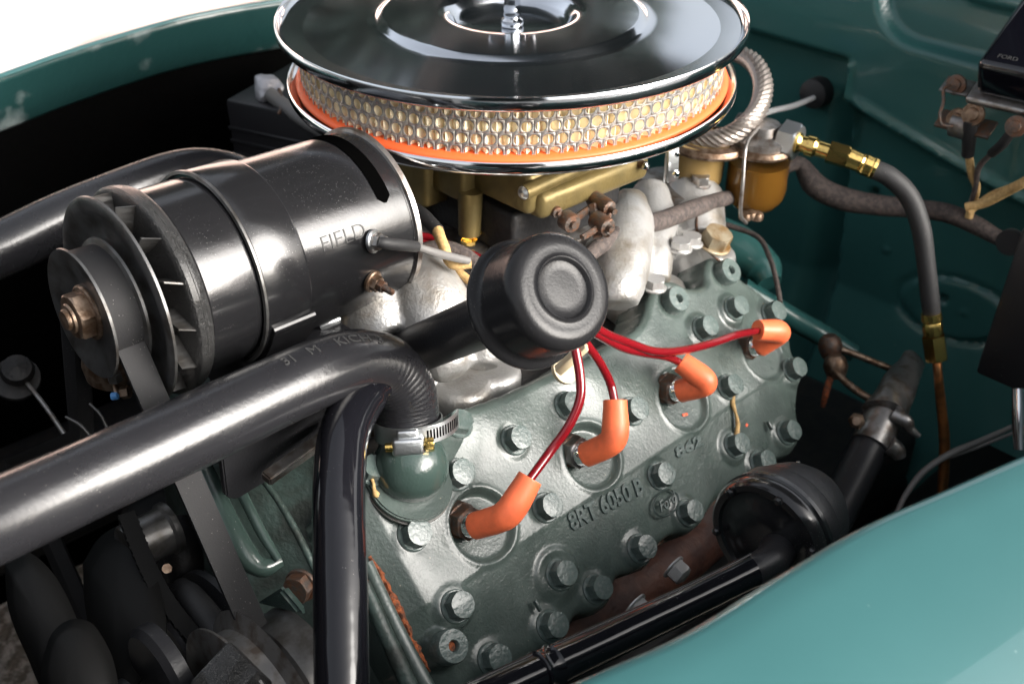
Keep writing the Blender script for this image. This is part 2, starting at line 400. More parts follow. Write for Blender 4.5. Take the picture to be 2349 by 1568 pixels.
# hood, raised on its rear hinge: shades the bay and shows in the chrome lid
hd = thing('hood', 'raised car hood with its dark underside over the engine bay', 'hood', EN(.62, 0, .10))
phi = math.radians(60)
def hoodpt(a, l, off=0): return EN(.62 - math.cos(phi) * a - math.sin(phi) * off, l, .36 + math.sin(phi) * a + -math.cos(phi) * off)
vs, fs = [], []
for i in range(13):
    a = 1.25 * i / 12
    for k in range(17):
        s = k / 8 - 1; wdt = .80 - .10 * (i / 12) ** 2
        vs.append(hoodpt(a, s * wdt, .05 * (s * s) - .04))
for i in range(12):
    for k in range(16): fs.append((i * 17 + k, i * 17 + k + 1, (i + 1) * 17 + k + 1, (i + 1) * 17 + k))
o = mk('hood_panel', vs, fs, M_LINER, hd, smooth=60); o.modifiers.new('t', 'SOLIDIFY').thickness = .002
for s in (-.35, .0, .35):
    vs, fs = tubegeo([(hoodpt(.05, s, .0), .018), (hoodpt(.6, s, -.015), .02), (hoodpt(1.15, s * .8, .0), .018)], 8); mk('brace', vs, fs, M_LINER, hd)
for s in (-.5, .5):
    vs, fs = tubegeo([(EN(.60, s, -.02), .012), (EN(.66, s, .2), .012), (hoodpt(.12, s * .9, .0), .012)], 8); mk('hinge_arm', vs, fs, M_LINER, hd)
# ---- firewall: a pressed sheet as a relief in (l, u), facing the engine
FE = .42
def fwl(px, py): 
    P = HIT(px, py, E * FE, E); return elu(P)[1:]
ls = np.arange(-.62, .64, .0034); us = np.arange(-.78, .02, .0034)
LG, UG = np.meshgrid(ls, us)
def sstep(x, a, b): t = np.clip((x - a) / (b - a), 0, 1); return t * t * (3 - 2 * t)
def sdbox(x, y, cx, cy, hx, hy, r):
    dx = np.abs(x - cx) - (hx - r); dy = np.abs(y - cy) - (hy - r)
    return np.hypot(np.maximum(dx, 0), np.maximum(dy, 0)) + np.minimum(np.maximum(dx, dy), 0) - r
Z = np.zeros_like(LG)            # + is towards the engine
crease = -.158 - .13 * (LG - .14) - .018 * np.sin((LG - .1) * 6)
Z += (1 - sstep(UG, crease - .016, crease + .008)) * -.030 * sstep(LG, .045, .09)     # lower panel set back under the crease
Z += sstep(UG, crease - .004, crease + .003) * (1 - sstep(UG, crease + .003, crease + .016)) * .006 * sstep(LG, .075, .10)
seam = .071 + .02 * np.clip(-.1 - UG, 0, .3) / .2
tunnel = (1 - sstep(LG, seam - .006, seam + .002)) * (1 - sstep(UG, -.108 + (-.04 - LG * .0) * 0 - .004, -.100))
Z += tunnel * -.028                                                                  # recessed centre panel
rim = np.exp(-((LG - seam - .003) / .003) ** 2) * (UG < -.105) * (UG > -.2); Z += rim * .0045
d = sdbox(LG, UG, .25, .06, .165, .134, .05); Z += -sstep(-d, -.004, .006) * .014         # big upper pressing
d = sdbox(LG, UG, .27, .075, .13, .10, .04); Z += sstep(-d, -.003, .004) * .009
# leaning upper part
Z += -sstep(UG, -.10, .13) * .03
lo_slope = np.clip(-.36 - UG, 0, .5); Z += lo_slope * .35
d = np.hypot((LG - .235) / 1.0, (UG + .335 + (LG - .235) * -.1) / .55) - .062; Z += np.exp(-(d / .006) ** 2) * -.0035 + sstep(-d, -.003, .004) * .003
for (hl, hu, r, dep) in ((.222, -.328, .0042, -.012), (.204, -.318, .0032, .003), (.247, -.333, .0032, .003), (.147, -.300, .003, .003), (.118, -.243, .0045, -.012)):
    Z += np.exp(-(((LG - hl) ** 2 + (UG - hu) ** 2) / r ** 2) ** 2) * dep
c2 = -.352 - (LG - .29) * .30
Z += sstep(UG, c2 - .002, c2 + .004) * (1 - sstep(UG, c2 + .004, c2 + .02)) * .006 * sstep(LG, .275, .29) * (UG > -.42)
vs = [E * (FE - float(Z[i, j])) + L * float(LG[i, j]) + U * float(UG[i, j]) for i in range(len(us)) for j in range(len(ls))]
nj = len(ls); hole = np.zeros(LG.shape, bool)
fs = [(i * nj + j, i * nj + j + 1, (i + 1) * nj + j + 1, (i + 1) * nj + j) for i in range(len(us) - 1) for j in range(nj - 1) if not hole[i, j]]
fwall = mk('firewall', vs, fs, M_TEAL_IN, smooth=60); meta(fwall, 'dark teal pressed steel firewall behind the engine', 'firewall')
# screws on the firewall
def on_fw(px, py, off=0): return HIT(px, py, E * (FE - off), E)
# ================================================================== AIR CLEANER
ac = thing('air_cleaner', 'round chrome lidded air cleaner with perforated filter screen', 'air cleaner', (0, 0, -.055))
RL = .178
prof = [(.0, -.0135), (.030, -.0135), (.042, -.0125), (.046, -.009), (.049, -.0035), (.053, -.0012), (.058, -.0010), (.097, -.0008), (.1005, -.0012), (.1035, -.0040), (.1065, -.0050), (.112, -.0048), (.140, -.0058), (.165, -.0072), (.1735, -.0078), (.1762, -.0068), (.1775, -.0025), (.1785, -.0008), (.1795, .0002), (.1803, -.0015), (.1800, -.0080), (.1785, -.0098), (.1755, -.0098), (.174, -.006), (.0, -.016)]
lid = lathe('lid', prof, V((0, 0, 0)), UP, M_CHROME, ac, seg=144, smooth=60)
wn = thing('wing_nut', 'chrome nut on the stud in the centre of the air cleaner lid', 'nut', (0, 0, -.0135))
lathe('stud', [(0, 0), (.0035, 0), (.0035, .019), (.0, .019)], V((0, 0, -.0135)), UP, M_CHROME2, wn, seg=16)
lathe('nut_body', [(.0085, 0), (.009, .002), (.0085, .0045), (.0065, .006), (.0068, .009), (.0062, .0105), (.0068, .013), (.006, .024), (.0055, .034), (.003, .037), (0, .0375)], V((0, 0, -.013)), UP, M_CHROME2, wn, seg=20)
for s in (-1, 1):
    lathe('wing', [(0, -.0015), (.006, -.0015), (.0075, 0), (.006, .0015), (0, .0015)], V((s * .011, 0, .022)), V((0, 1, .1)), M_CHROME2, wn, seg=16)
# perforated screen: hexagonal field of round holes, rolled into a ring
RS, ZT, ZB = .1650, -.0085, -.0475
NH = 108; dx = 2 * math.pi / NH; rows = 5; dz = .0094; hr = .00372
vs, fs = [], []
def add_cell(th, zc, w_, h_):
    seg = 16; s = len(vs)
    for k in range(seg):
        a = 2 * math.pi * k / seg
        x = hr * math.cos(a) * .97; z = hr * math.sin(a)
        vs.append((th + x / RS, zc + z))
    for k in range(seg):
        a = 2 * math.pi * k / seg
        c, s_ = math.cos(a), math.sin(a); q = max(abs(c) / (w_ / 2), abs(s_) / (h_ / 2))
        vs.append((th + c / q / RS, zc + s_ / q))
    for k in range(seg):
        k2 = (k + 1) % seg; fs.append((s + k, s + k2, s + seg + k2, s + seg + k))
for r_ in range(rows):
    zc = ZT + .002 - .0012 - r_ * dz + .001
    for i in range(NH): add_cell((i + .5 * (r_ % 2)) * dx, zc, dx * RS * 1.0, dz)
v3 = [V((RS * math.sin(t), -RS * math.cos(t), min(max(z, ZB - .002), -.0085))) for t, z in vs]
scr = mk('filter_screen', v3, fs, M_SCREEN, ac, smooth=25); md = scr.modifiers.new('t', 'SOLIDIFY'); md.thickness = .00015; md.offset = 0
# pleated paper
NP = 150; vs, fs = [], []
for i in range(NP * 2):
    t = 2 * math.pi * i / (NP * 2); r = .1641 if i % 2 else .1585
    t += random.uniform(-.004, .004)
    for z in (ZT - .001, ZB - .002): vs.append(V((r * math.sin(t), -r * math.cos(t), z)))
for i in range(NP * 2):
    j = (i + 1) % (NP * 2); fs.append((2 * i, 2 * j, 2 * j + 1, 2 * i + 1))
pp = mk('paper_pleats', vs, fs, M_PAPER, ac, smooth=0); pp['kind'] = 'stuff'
lathe('gasket', [(.158, -.0455), (.1655, -.0455), (.1688, -.047), (.1696, -.0485), (.169, -.0502), (.158, -.0495)], V((0, 0, 0)), UP, M_ORANGE, ac, seg=128, closed=True, smooth=60)
lathe('upper_gasket', [(.150, -.0085), (.166, -.0085), (.1665, -.0100), (.150, -.0100)], V((0, 0, 0)), UP, M_ORANGE, ac, seg=96, closed=True, smooth=60)
lathe('tray', [(.04, -.058), (.11, -.058), (.13, -.053), (.155, -.0505), (.1715, -.0505), (.1735, -.0475), (.1752, -.0465), (.1762, -.0475), (.1762, -.0535), (.1750, -.0558), (.172, -.0562), (.155, -.0585), (.132, -.061), (.11, -.066), (.04, -.066)], V((0, 0, 0)), UP, M_CHROME2, ac, seg=144, closed=True, smooth=60)
# ================================================================== CARBURETOR
cb = thing('carburetor', 'gold chromate carburetor below the air cleaner', 'carburetor', EN(-.03, .04, -.17))
AX = (E, L, U)
def ebox(name, e0, e1, l0, l1, u0, u1, m, parent, bev=.002, segs=3, taper=None):
    return box(name, EN((e0 + e1) / 2, (l0 + l1) / 2, (u0 + u1) / 2), AX, (abs(e1 - e0), abs(l1 - l0), abs(u1 - u0)), m, parent, bev, segs, taper)
ebox('body', -.078, .045, -.034, .101, -.116, -.082, M_GOLD, cb, .006, 4)
ebox('cover', -.074, .05, -.036, .097, -.0955, -.064, M_GOLD, cb, .005, 3)
ebox('fuel_bowl', -.070, .055, .03, .108, -.120, -.098, M_GOLD, cb, .007, 4)
vs, fs = tubegeo([(EN(-.086, .103, -.093), .0058), (EN(.035, .103, -.086), .0058)], 16); mk('shaft_boss', vs, fs, M_GOLD, cb)
lathe('plug', [(0, .003), (.003, .0025), (.0052, 0), (.0052, -.002)], EN(-.086, .103, -.093), -E, M_ZINC, cb, seg=16)
vs, fs = tubegeo([(EN(-.085, .094, -.074), .0045), (EN(.03, .094, -.072), .0045)], 12); mk('rib', vs, fs, M_GOLD, cb)
ebox('side_housing', -.098, -.06, -.030, .012, -.136, -.068, M_GOLD, cb, .004)
ebox('side_housing', -.090, -.05, .005, .045, -.122, -.075, M_GOLD, cb, .004)
for l_, u_ in ((.046, -.148), (-.020, -.150)):
    vs, fs = tubegeo([(EN(-.083, l_, -.112), .0095), (EN(-.083, l_, u_), .0085)], 16); mk('leg', vs, fs, M_GOLD, cb)
    place('screw', bolt_mesh('carb_screw', .006, .003, M_BRASS, washer=False), EN(-.083, l_, u_ - .005), cb, quat_z(-U))
ebox('throttle_body', -.075, .05, -.03, .085, -.158, -.121, M_BLACK_DIRTY, cb, .004)
ebox('base_flange', -.095, .06, -.05, .095, -.172, -.158, M_STEEL, cb, .003)
sm = bolt_mesh('cover_screw', .0042, .003, M_ZINC, washer=False, dome=.4)
for e_, l_ in ((-.07, .098), (-.02, .1), (.045, .098)): place('screw', sm, EN(e_, l_, -.079), cb, quat_z(L + U * .5))
# throttle linkage
tl = thing('throttle_linkage', 'rusty throttle lever and screws beside the carburetor', 'linkage', PX(1345, 500, .82))
for x, y, d_, r, h in ((1308, 510, .80, .0075, .006), (1385, 470, .82, .0065, .014), (1385, 515, .81, .0072, .010), (1275, 485, .80, .0045, .005)):
    P = PX(x, y, d_); ax_ = (L * .9 - E * .2)
    lathe('disc', [(0, h), (r * .35, h), (r * .4, h * .6), (r * .9, h * .55), (r, h * .3), (r, -h), (0, -h)], P, ax_, M_RUSTY, tl, seg=20)
for a, b, hw in (((1308, 510, .805), (1350, 480, .82), 9), ((1350, 480, .82), (1390, 455, .825), 9), ((1360, 470, .82), (1372, 545, .815), 13), ((1395, 480, .82), (1390, 540, .81), 10), ((1335, 545, .80), (1400, 505, .815), 8)):
    vs, fs = tubegeo(pxpts([(*a, hw), (*b, hw)]), 6); mk('lever', vs, fs, M_RUSTY, tl)
# ================================================================== GENERATOR
G = PX(560, 590, .711)
gen = thing('generator', 'black generator with cooling fan and belt pulley', 'generator', G - U * .07)
RG = .0615
def ga(s): return G + E * s
lathe('body', [(.02, -.062), (RG - .003, -.062), (RG - .0012, -.060), (RG - .001, .0935), (RG - .003, .0945), (.02, .0945)], G, E, M_BLACK, gen, seg=180)
0 and lathe('seam', [(RG - .0005, -.004), (RG + .0002, -.0035), (RG + .0002, -.0025), (RG - .0005, -.002)], G + E * .036, E, M_BLACK, gen, seg=72)
lathe('drive_end_collar', [(.03, -.074), (.060, -.074), (.0655, -.0735), (.0668, -.0725), (.0668, -.0690), (.0658, -.0680), (.0658, -.0650), (.0645, -.0630), (.0615, -.0620), (.03, -.0620)], G, E, M_WRINKLE, gen, seg=96)
lathe('end_cap', [(RG - .0015, .0935), (RG - .0010, .0940), (RG - .001, .0965), (RG - .003, .0985), (.02, .1005), (0, .1005)], G, E, M_BLACK, gen, seg=72)
lathe('end_ring', [(RG - .001, .0955), (RG + .0010, .0960), (RG + .0014, .0995), (RG - .002, .1015), (RG - .004, .1005)], G, E, M_STEEL, gen, seg=72)
# long slot openings near the rear end
A_, B_, Z_ = basis(E)
def cyl(s, ang, r): return G + E * s + (L * math.cos(ang) + U * math.sin(ang)) * r
def patch(name, s0, s1, a0, a1, r, m, parent, thick=.001, n=24, rounded=True):
    vs, fs = [], []
    for i in range(n + 1):
        t = i / n; a = a0 + (a1 - a0) * t
        w_ = 1.0
        if rounded:
            q = min(t, 1 - t) * abs(a1 - a0) * r / ((s1 - s0) / 2); w_ = math.sqrt(max(0.02, 1 - (1 - min(q, 1)) ** 2))
        sm_ = (s0 + s1) / 2; h = (s1 - s0) / 2 * w_
        for s, rr in ((sm_ - h, r), (sm_ + h, r), (sm_ + h, r - thick), (sm_ - h, r - thick)): vs.append(cyl(s, a, rr))
    for i in range(n):
        for k in range(4): k2 = (k + 1) % 4; fs.append((i * 4 + k, i * 4 + k2, (i + 1) * 4 + k2, (i + 1) * 4 + k))
    fs.append((0, 1, 2, 3)); fs.append(tuple(n * 4 + k for k in (3, 2, 1, 0)))
    return mk(name, vs, fs, m, parent, smooth=40)
M_VOID = mat('dark_opening', (.001, .001, .001), 1, spec=0)
patch('cooling_slot', .073, .0835, math.radians(34), math.radians(122), RG - .0004, M_VOID, gen, .004)
patch('cooling_slot', .080, .0905, math.radians(-75), math.radians(-38), RG - .0004, M_VOID, gen, .004)
# clamping strap
lathe('strap', [(RG - .001, -.026), (RG + .0016, -.0255), (RG + .0022, -.024), (RG + .0022, .006), (RG + .0016, .0075), (RG - .001, .008)], G, E, M_BLACK, gen, seg=72)
lathe('strap_edge', [(RG + .001, -.0275), (RG + .0030, -.027), (RG + .0032, -.0255), (RG + .0022, -.0245)], G, E, M_PULLEY, gen, seg=72)
vs, fs = [], []
patch('clamp_lug', -.022, .010, math.radians(-62), math.radians(-18), RG + .0050, M_BLACK, gen, .006, rounded=False)
vs, fs = tubegeo([(cyl(-.022, math.radians(-17), RG + .003), .0028), (cyl(.009, math.radians(-17), RG + .003), .0028)], 10); mk('lug_seam', vs, fs, M_BLACK, gen)
# fan: disc + turned blades
fan_s = -.086
lathe('fan_disc', [(.012, -.006), (.028, -.005), (.034, -.001), (.040, .001), (.050, .0), (.056, -.0035), (.0625, -.0045), (.0652, -.0035), (.0655, -.002), (.062, -.0008), (.05, .003), (.012, .002)], ga(fan_s), E, M_PULLEY, gen, seg=72, closed=True, smooth=50)
NB = 14
for k in range(NB):
    a = 2 * math.pi * k / NB + .12
    rad = (L * math.cos(a) + U * math.sin(a)); tan = (-L * math.sin(a) + U * math.cos(a))
    P = ga(fan_s) ; vs, fs = [], []
    for i in range(7):
        t = i / 6; r = .0635 - .026 * t
        hgt = .0165 * math.sqrt(max(0, 1 - t ** 2.2)) + .0005
        for s, off in ((0, 0), (hgt, .0)):
            for dth in (-.0005, .0005): vs.append(P + rad * r + tan * (dth + .0045 * t - (.007 if s else 0) * (1 - t)) + E * (s + .002))
    for i in range(6):
        b0 = i * 4; b1 = b0 + 4
        fs += [(b0, b1, b1 + 2, b0 + 2), (b0 + 1, b0 + 3, b1 + 3, b1 + 1), (b0 + 2, b1 + 2, b1 + 3, b0 + 3), (b0, b0 + 1, b1 + 1, b1)]
    fs += [(0, 2, 3, 1), (24, 25, 27, 26)]
    mk('fan_blade', vs, fs, M_PULLEY, gen, smooth=0)
lathe('pulley', [(.0085, -.107), (.020, -.1075), (.030, -.1095), (.0385, -.1120), (.0402, -.1120), (.0405, -.1105), (.034, -.1090), (.028, -.1075), (.028, -.0950), (.034, -.0935), (.0405, -.0915), (.041, -.090), (.03, -.088), (.0085, -.088)], G, E, M_PULLEY, gen, seg=72, closed=True, smooth=40)
lathe('shaft', [(0, -.1225), (.0058, -.1225), (.0065, -.1215), (.0065, -.094)], G, E, M_BRONZE, gen, seg=20)
place('pulley_nut', bolt_mesh('nut', .0135, .0085, M_BRONZE, washer=True), ga(-.1075), gen, quat_z(-E, .3))
lathe('lock_washer', [(0.005, -.1205), (.0088, -.120), (.0092, -.1185), (.005, -.118)], G, E, M_BRONZE, gen, seg=24)
# terminals
def terminal(px, py, d_, label, parent, axis, big=True, kind=0):
    P = PX(px, py, d_); ax_ = axis.normalized(); mm = M_RUSTY if kind else M_STEEL
    lathe('terminal_washer', [(0, .0016), (.0070, .0016), (.0078, .0008), (.0078, -.001), (.0, -.001)], P, ax_, M_BRONZE if kind else M_ZINC, parent, seg=24)
    place('terminal_nut', bolt_mesh('term_nut', .0052, .004, M_BRONZE if kind else M_STEEL, washer=False), P + ax_ * .0015, parent, quat_z(ax_))
    place('terminal_nut', bolt_mesh('term_nut2', .0040, .0035, mm, washer=False), P + ax_ * .006, parent, quat_z(ax_, .4))
    lathe('terminal_stud', [(0, .018), (.0018, .0175), (.0024, .0165), (.0024, 0), (0, 0)], P, ax_, mm, parent, seg=12)
def ongen(px, py):   # where a pixel ray meets the generator cylinder
    r = ray(px, py); o_ = CAM - G; dl = r.dot(L); du = r.dot(U); ol = o_.dot(L); ou = o_.dot(U)
    a = dl * dl + du * du; b = 2 * (dl * ol + du * ou); c = ol * ol + ou * ou - RG * RG; dd = b * b - 4 * a * c
    t = (-b - math.sqrt(max(dd, 0))) / (2 * a); return CAM + r * t, t
for px_, py_, kd in ((857, 553, 0), (855, 645, 1)):
    P, t = ongen(px_, py_); nrm = (P - G) - E * (P - G).dot(E)
    terminal(px_, py_, t, '', gen, nrm.normalized() * 1 + (V((1, 0, 0)) * .35 if kd else V((1, 0, .0)) * .8), kind=kd)
# stamped FIELD, following the shell; darkened to paint in the engraving's shade
P, t = ongen(790, 545); nrm = (P - G) - E * (P - G).dot(E); ang0 = math.atan2(nrm.dot(U), nrm.dot(L)); s0 = (P - G).dot(E)
textobj('stamped_letters', 'FIELD', .0145, .00015, lambda x, y, z: cyl(s0 + x, ang0 + y / RG, RG - .00085 + z), mat('engraving_shade', (.006, .006, .006), .4, spec=.45), gen, bold=-.00028)
# ================================================================== FAN BELT
def arc(cl, cu, r, a0, a1, n): return [(cl + r * math.cos(math.radians(a0 + (a1 - a0) * i / n)), cu + r * math.sin(math.radians(a0 + (a1 - a0) * i / n))) for i in range(n + 1)]
gl, gu = G.dot(L), G.dot(U)
path = arc(gl, gu, .0362, 190, -16, 22)
path += [(.196, -.308)] + arc(.128, -.330, .070, 12, -70, 8) + arc(0, -.52, .07, -50, -130, 8) + arc(-.13, -.36, .06, 250, 172, 8) + [(-.034, -.235)]
path = path[::-1]
e0 = G.dot(E) - .1010
vs, fs = [], []; n = len(path)
for i, (l_, u_) in enumerate(path):
    a, b = path[i - 1], path[(i + 1) % n]; t = V((b[0] - a[0], b[1] - a[1], 0)).normalized(); nx, ny = t.y, -t.x
    if (l_ - .03) * 0 == 0:
        cx_, cy_ = .02, -.30
        if (l_ - cx_) * nx + (u_ - cy_) * ny < 0: nx, ny = -nx, -ny
    for de, dn in ((-.0085, .0012), (.0085, .0012), (.0085, -.0015), (.0050, -.0085), (-.0050, -.0085), (-.0085, -.0015)):
        vs.append(EN(e0 + de, l_ + nx * dn, u_ + ny * dn))
for i in range(n):
    j = (i + 1) % n
    for k in range(6): k2 = (k + 1) % 6; fs.append((i * 6 + k, i * 6 + k2, j * 6 + k2, j * 6 + k))
bl = mk('fan_belt', vs, fs, M_BELT, smooth=30); meta(bl, 'grey black fan belt running from the generator pulley down past the hose', 'belt')
# ================================================================== RADIATOR HOSES
def hose(name, lst, label, group, seg=40, n=14, rip=None):
    o = thing(name, label, 'hose', PX(*lst[-1][:3]), group)
    fr = []; path = catmull(pxpts(lst), n); vs, fs = tubegeo(path, seg, ripple=rip, fr=fr); mk('rubber_tube', vs, fs, M_HOSE, o, smooth=60)
    return o, path, fr
near_l = [(-160, 1263, .492, 102), (0, 1190, .522, 98), (160, 1118, .55, 93), (340, 1036, .58, 90), (500, 962, .608, 87), (640, 896, .634, 82), (740, 853, .655, 80), (820, 832, .675, 78), (885, 845, .692, 76), (925, 895, .704, 74), (934, 950, .710, 73), (938, 1000, .714, 73)]
def rip_near(t, a, i):
    k = max(0, min(1, (t - .68) / .08)) * max(0, min(1, (1.0 - t) / .06))
    return .00022 * math.sin(i * 2.05) * k + .00010 * math.sin(a * 14 + i * .15)
hn, hpath, hfr = hose('radiator_hose', near_l, 'thick black upper radiator hose clamped to the near cylinder head', 'upper radiator hoses', n=18, rip=rip_near)
far_l = [(-260, 655, .78, 68), (-100, 602, .81, 66), (0, 572, .825, 64), (140, 505, .85, 62), (280, 448, .875, 60), (400, 405, .90, 58), (480, 396, .92, 56), (560, 420, .94, 56), (620, 490, .95, 56)]
hose('radiator_hose', far_l, 'black upper radiator hose behind the generator on the far side', 'upper radiator hoses')
# faint moulded lettering on the near hose
acc = [0]
for i in range(1, len(hpath)): acc.append(acc[-1] + (hpath[i][0] - hpath[i - 1][0]).length)
def hosemap(px, py):
    best = None
    r = ray(px, py).normalized()
    for i, (p, rad) in enumerate(hpath):
        w_ = p - CAM; dd = (w_ - r * w_.dot(r)).length
        if best is None or dd < best[0]: best = (dd, i)
    return best[1]
def hose_text(txt, size, px, up):
    i0 = hosemap(*px); s0 = acc[i0]
    def fn(x, y, z):
        s = min(max(s0 + x, 0), acc[-1] - .001); i = int(np.searchsorted(acc, s)) - 1; i = max(0, min(i, len(hpath) - 2))
        t = (s - acc[i]) / (acc[i + 1] - acc[i]); p = hpath[i][0].lerp(hpath[i + 1][0], t); T, N, B = hfr[i]; T2, N2, B2 = hfr[i + 1]
        T = T.lerp(T2, t).normalized()
        tocam = (CAM - p); tocam = (tocam - T * tocam.dot(T)).normalized(); upv = T.cross(tocam); upv = -upv if upv.z < 0 else upv
        a = up + y / hpath[i][1]; r_ = hpath[i][1] + .0002 + z
        return p + (tocam * math.cos(a) + upv * math.sin(a)) * r_
    return fn
textobj('moulded_letters', '31   M    KICH 3', .0095, .0002, hose_text('', .01, (745, 850), .72), M_DIM, hn)
# ================================================================== OIL FILLER with breather cap
ccam = V((.512, .186, -.839)); axc = (V((1, 0, 0)) * ccam.x + UPV * ccam.y + FW * ccam.z).normalized()
Pc = PX(1207, 697, .632)
of = thing('oil_filler', 'black oil filler tube with round breather cap', 'oil filler', Pc - axc * .16)
lathe('filler_tube', [(.0165, -.165), (.0165, -.02), (.0150, -.005), (.0150, .0)], Pc, axc, M_BLACK_SAT, of, seg=40)
lathe('breather_cap', [(.010, -.003), (.034, -.0045), (.0375, -.0035), (.0388, -.001), (.0385, .0015), (.0362, .0030), (.0345, .0050), (.0338, .0085), (.0340, .030), (.0332, .0352), (.0305, .0390), (.0275, .0402), (.0235, .0404), (.0205, .0400), (.0188, .0405), (.0180, .0414), (.0172, .0412), (.0166, .0392), (.0158, .0386), (.010, .0388), (0, .039)], Pc, axc, M_CAP, of, seg=72, smooth=60)
# ================================================================== CYLINDER HEAD
HP = V((-.031, -.303, -.245)); HN = (L + U).normalized(); HV = (U - L).normalized()
def hd_(e, v, w=0): return HP + E * e + HV * v + HN * w
def hpx(x, y, w=.0): P = HIT(x, y, HP + HN * w, HN) - HP; return P.dot(E), P.dot(HV)
head = thing('cylinder_head', 'grey green cast cylinder head studded with hex bolts', 'cylinder head', hd_(.15, -.02, -.03))
outline = [(-.080, .045), (-.05, .060), (-.01, .068), (.023, .068), (.075, .062), (.118, .060), (.17, .058), (.215, .058), (.236, .064), (.252, .076), (.270, .084), (.289, .078), (.300, .068), (.318, .064), (.326, .074), (.340, .082), (.358, .076), (.370, .052), (.386, .034), (.396, .010), (.392, -.014), (.384, -.028), (.384, -.048), (.370, -.060), (.356, -.074), (.348, -.092), (.328, -.100), (.305, -.096), (.290, -.103), (.272, -.102), (.255, -.094), (.22, -.094), (.198, -.101), (.180, -.102), (.163, -.094), (.145, -.096), (.130, -.103), (.114, -.100), (.098, -.096), (.085, -.107), (.068, -.108), (.052, -.100), (.038, -.107), (.020, -.109), (.0, -.102), (-.02, -.105), (-.045, -.1), (-.07, -.1), (-.084, -.085), (-.086, 0)]
ol = np.array([p[:2] for p in [tuple(q) for q, r in catmull([(V((a, b, 0)), 0) for a, b in outline + [outline[0]]], 4)]])
gs = .0016
es = np.arange(-.100, .410, gs); vv = np.arange(-.125, .098, gs)
EG, VG = np.meshgrid(es, vv)
def sdf_poly(X, Y, P):
    d2 = np.full(X.shape, 1e9); ins = np.zeros(X.shape, bool)
    for i in range(len(P)):
        a = P[i - 1]; b = P[i]; ex, ey = b - a; wx, wy = X - a[0], Y - a[1]; ll_ = ex * ex + ey * ey
        if ll_ < 1e-12: continue
        t = np.clip((wx * ex + wy * ey) / ll_, 0, 1); d2 = np.minimum(d2, (wx - ex * t) ** 2 + (wy - ey * t) ** 2)
        if abs(ey) > 1e-12:
            c = ((a[1] > Y) != (b[1] > Y)) & (X < ex * (Y - a[1]) / ey + a[0]); ins ^= c
    return np.sqrt(d2) * np.where(ins, 1, -1)
D = sdf_poly(EG, VG, ol)
bolts = [(1195, 1002, 0), (965, 1218, 0), (1065, 1080, 0), (1270, 1157, 0), (1318, 922, 0), (1467, 935, 0), (1537, 1083, 0), (1312, 1310, 1), (1065, 1385, 1), (1165, 1505, 1), (1298, 1428, 1), (1403, 1342, 1), (1503, 1248, 1), (1612, 1165, 1), (1780, 1050, 1), (1838, 980, 1), (1712, 1012, 1), (1842, 838, 1), (1688, 880, 0), (1795, 708, 1), (1700, 700, 1), (1627, 748, 1)]
plugs_cap = [(1043, 1480), (1560, 683), (1680, 618)]
BH = .0108
H = np.zeros_like(EG)
H -= np.clip(-.035 - VG, 0, .1) * .16 + np.where(VG < -.035, .0006, 0)            # outer part falls away a little
H -= sstep(-(EG + .04 + VG * 0), -.0, .045) * .006 + np.clip(-.055 - EG, 0, .05) * .35      # front end rolls off
H -= np.clip(EG - .34, 0, .06) * .12
def humps(X, Y): return .0006 * np.sin(X * 55) * np.cos(Y * 70 + X * 20)
H += humps(EG, VG)
# water jacket swells between the cylinders
for ce, cv, s, hgt in ((.16, .045, .03, .003), (.05, .05, .025, .003), (.26, .02, .03, .003), (.32, -.03, .03, .002)):
    H += hgt * np.exp(-((EG - ce) ** 2 + (VG - cv) ** 2) / s ** 2)
bpos = []
for x, y, boss in bolts:
    be, bv = hpx(x, y, BH + (.002 if boss else 0)); r = np.hypot(EG - be, VG - bv); i = np.argmin(np.abs(vv - bv)); j = np.argmin(np.abs(es - be)); 
    h0 = H[i, j] + (.0030 if boss else .0)
    blend = 1 - sstep(r, .0118, .0165 if boss else .0145); H = H * (1 - blend) + h0 * blend
    bpos.append((be, bv, h0))
# the ringed boss
be, bv, h0 = bpos[7]; r = np.hypot(EG - be, VG - bv); H += .0022 * np.exp(-((r - .0165) / .003) ** 2)
cpos = []
for x, y in plugs_cap:
    be, bv = hpx(x, y, .010); r = np.hypot(EG - be, VG - bv); h0 = -.001; blend = 1 - sstep(r, .010, .015); H = H * (1 - blend) + h0 * blend; cpos.append((be, bv, h0))
# spark plug pockets
PKT = []
for k, (x, y) in enumerate(((1108, 1204), (1358, 1045), (1567, 918), (1752, 810))):
    ce, cv = hpx(x, y, 0); PKT.append((ce, cv)); r = np.hypot(EG - ce, (VG - cv))
    R0 = .0245
    floor = -.0065 - (VG - cv) * .14 + (EG - ce) * .05
    wall = sstep(r, R0 - .0028, R0 + .0012); lip = .0010 * np.exp(-((r - R0 - .0015) / .0016) ** 2)
    H = np.where(r < R0 + .008, floor * (1 - wall) + H * wall + lip, H)
# faint raised step line running along the head
ll0 = hpx(1500, 1125); ll1 = hpx(1640, 1045)
H2 = H.copy()
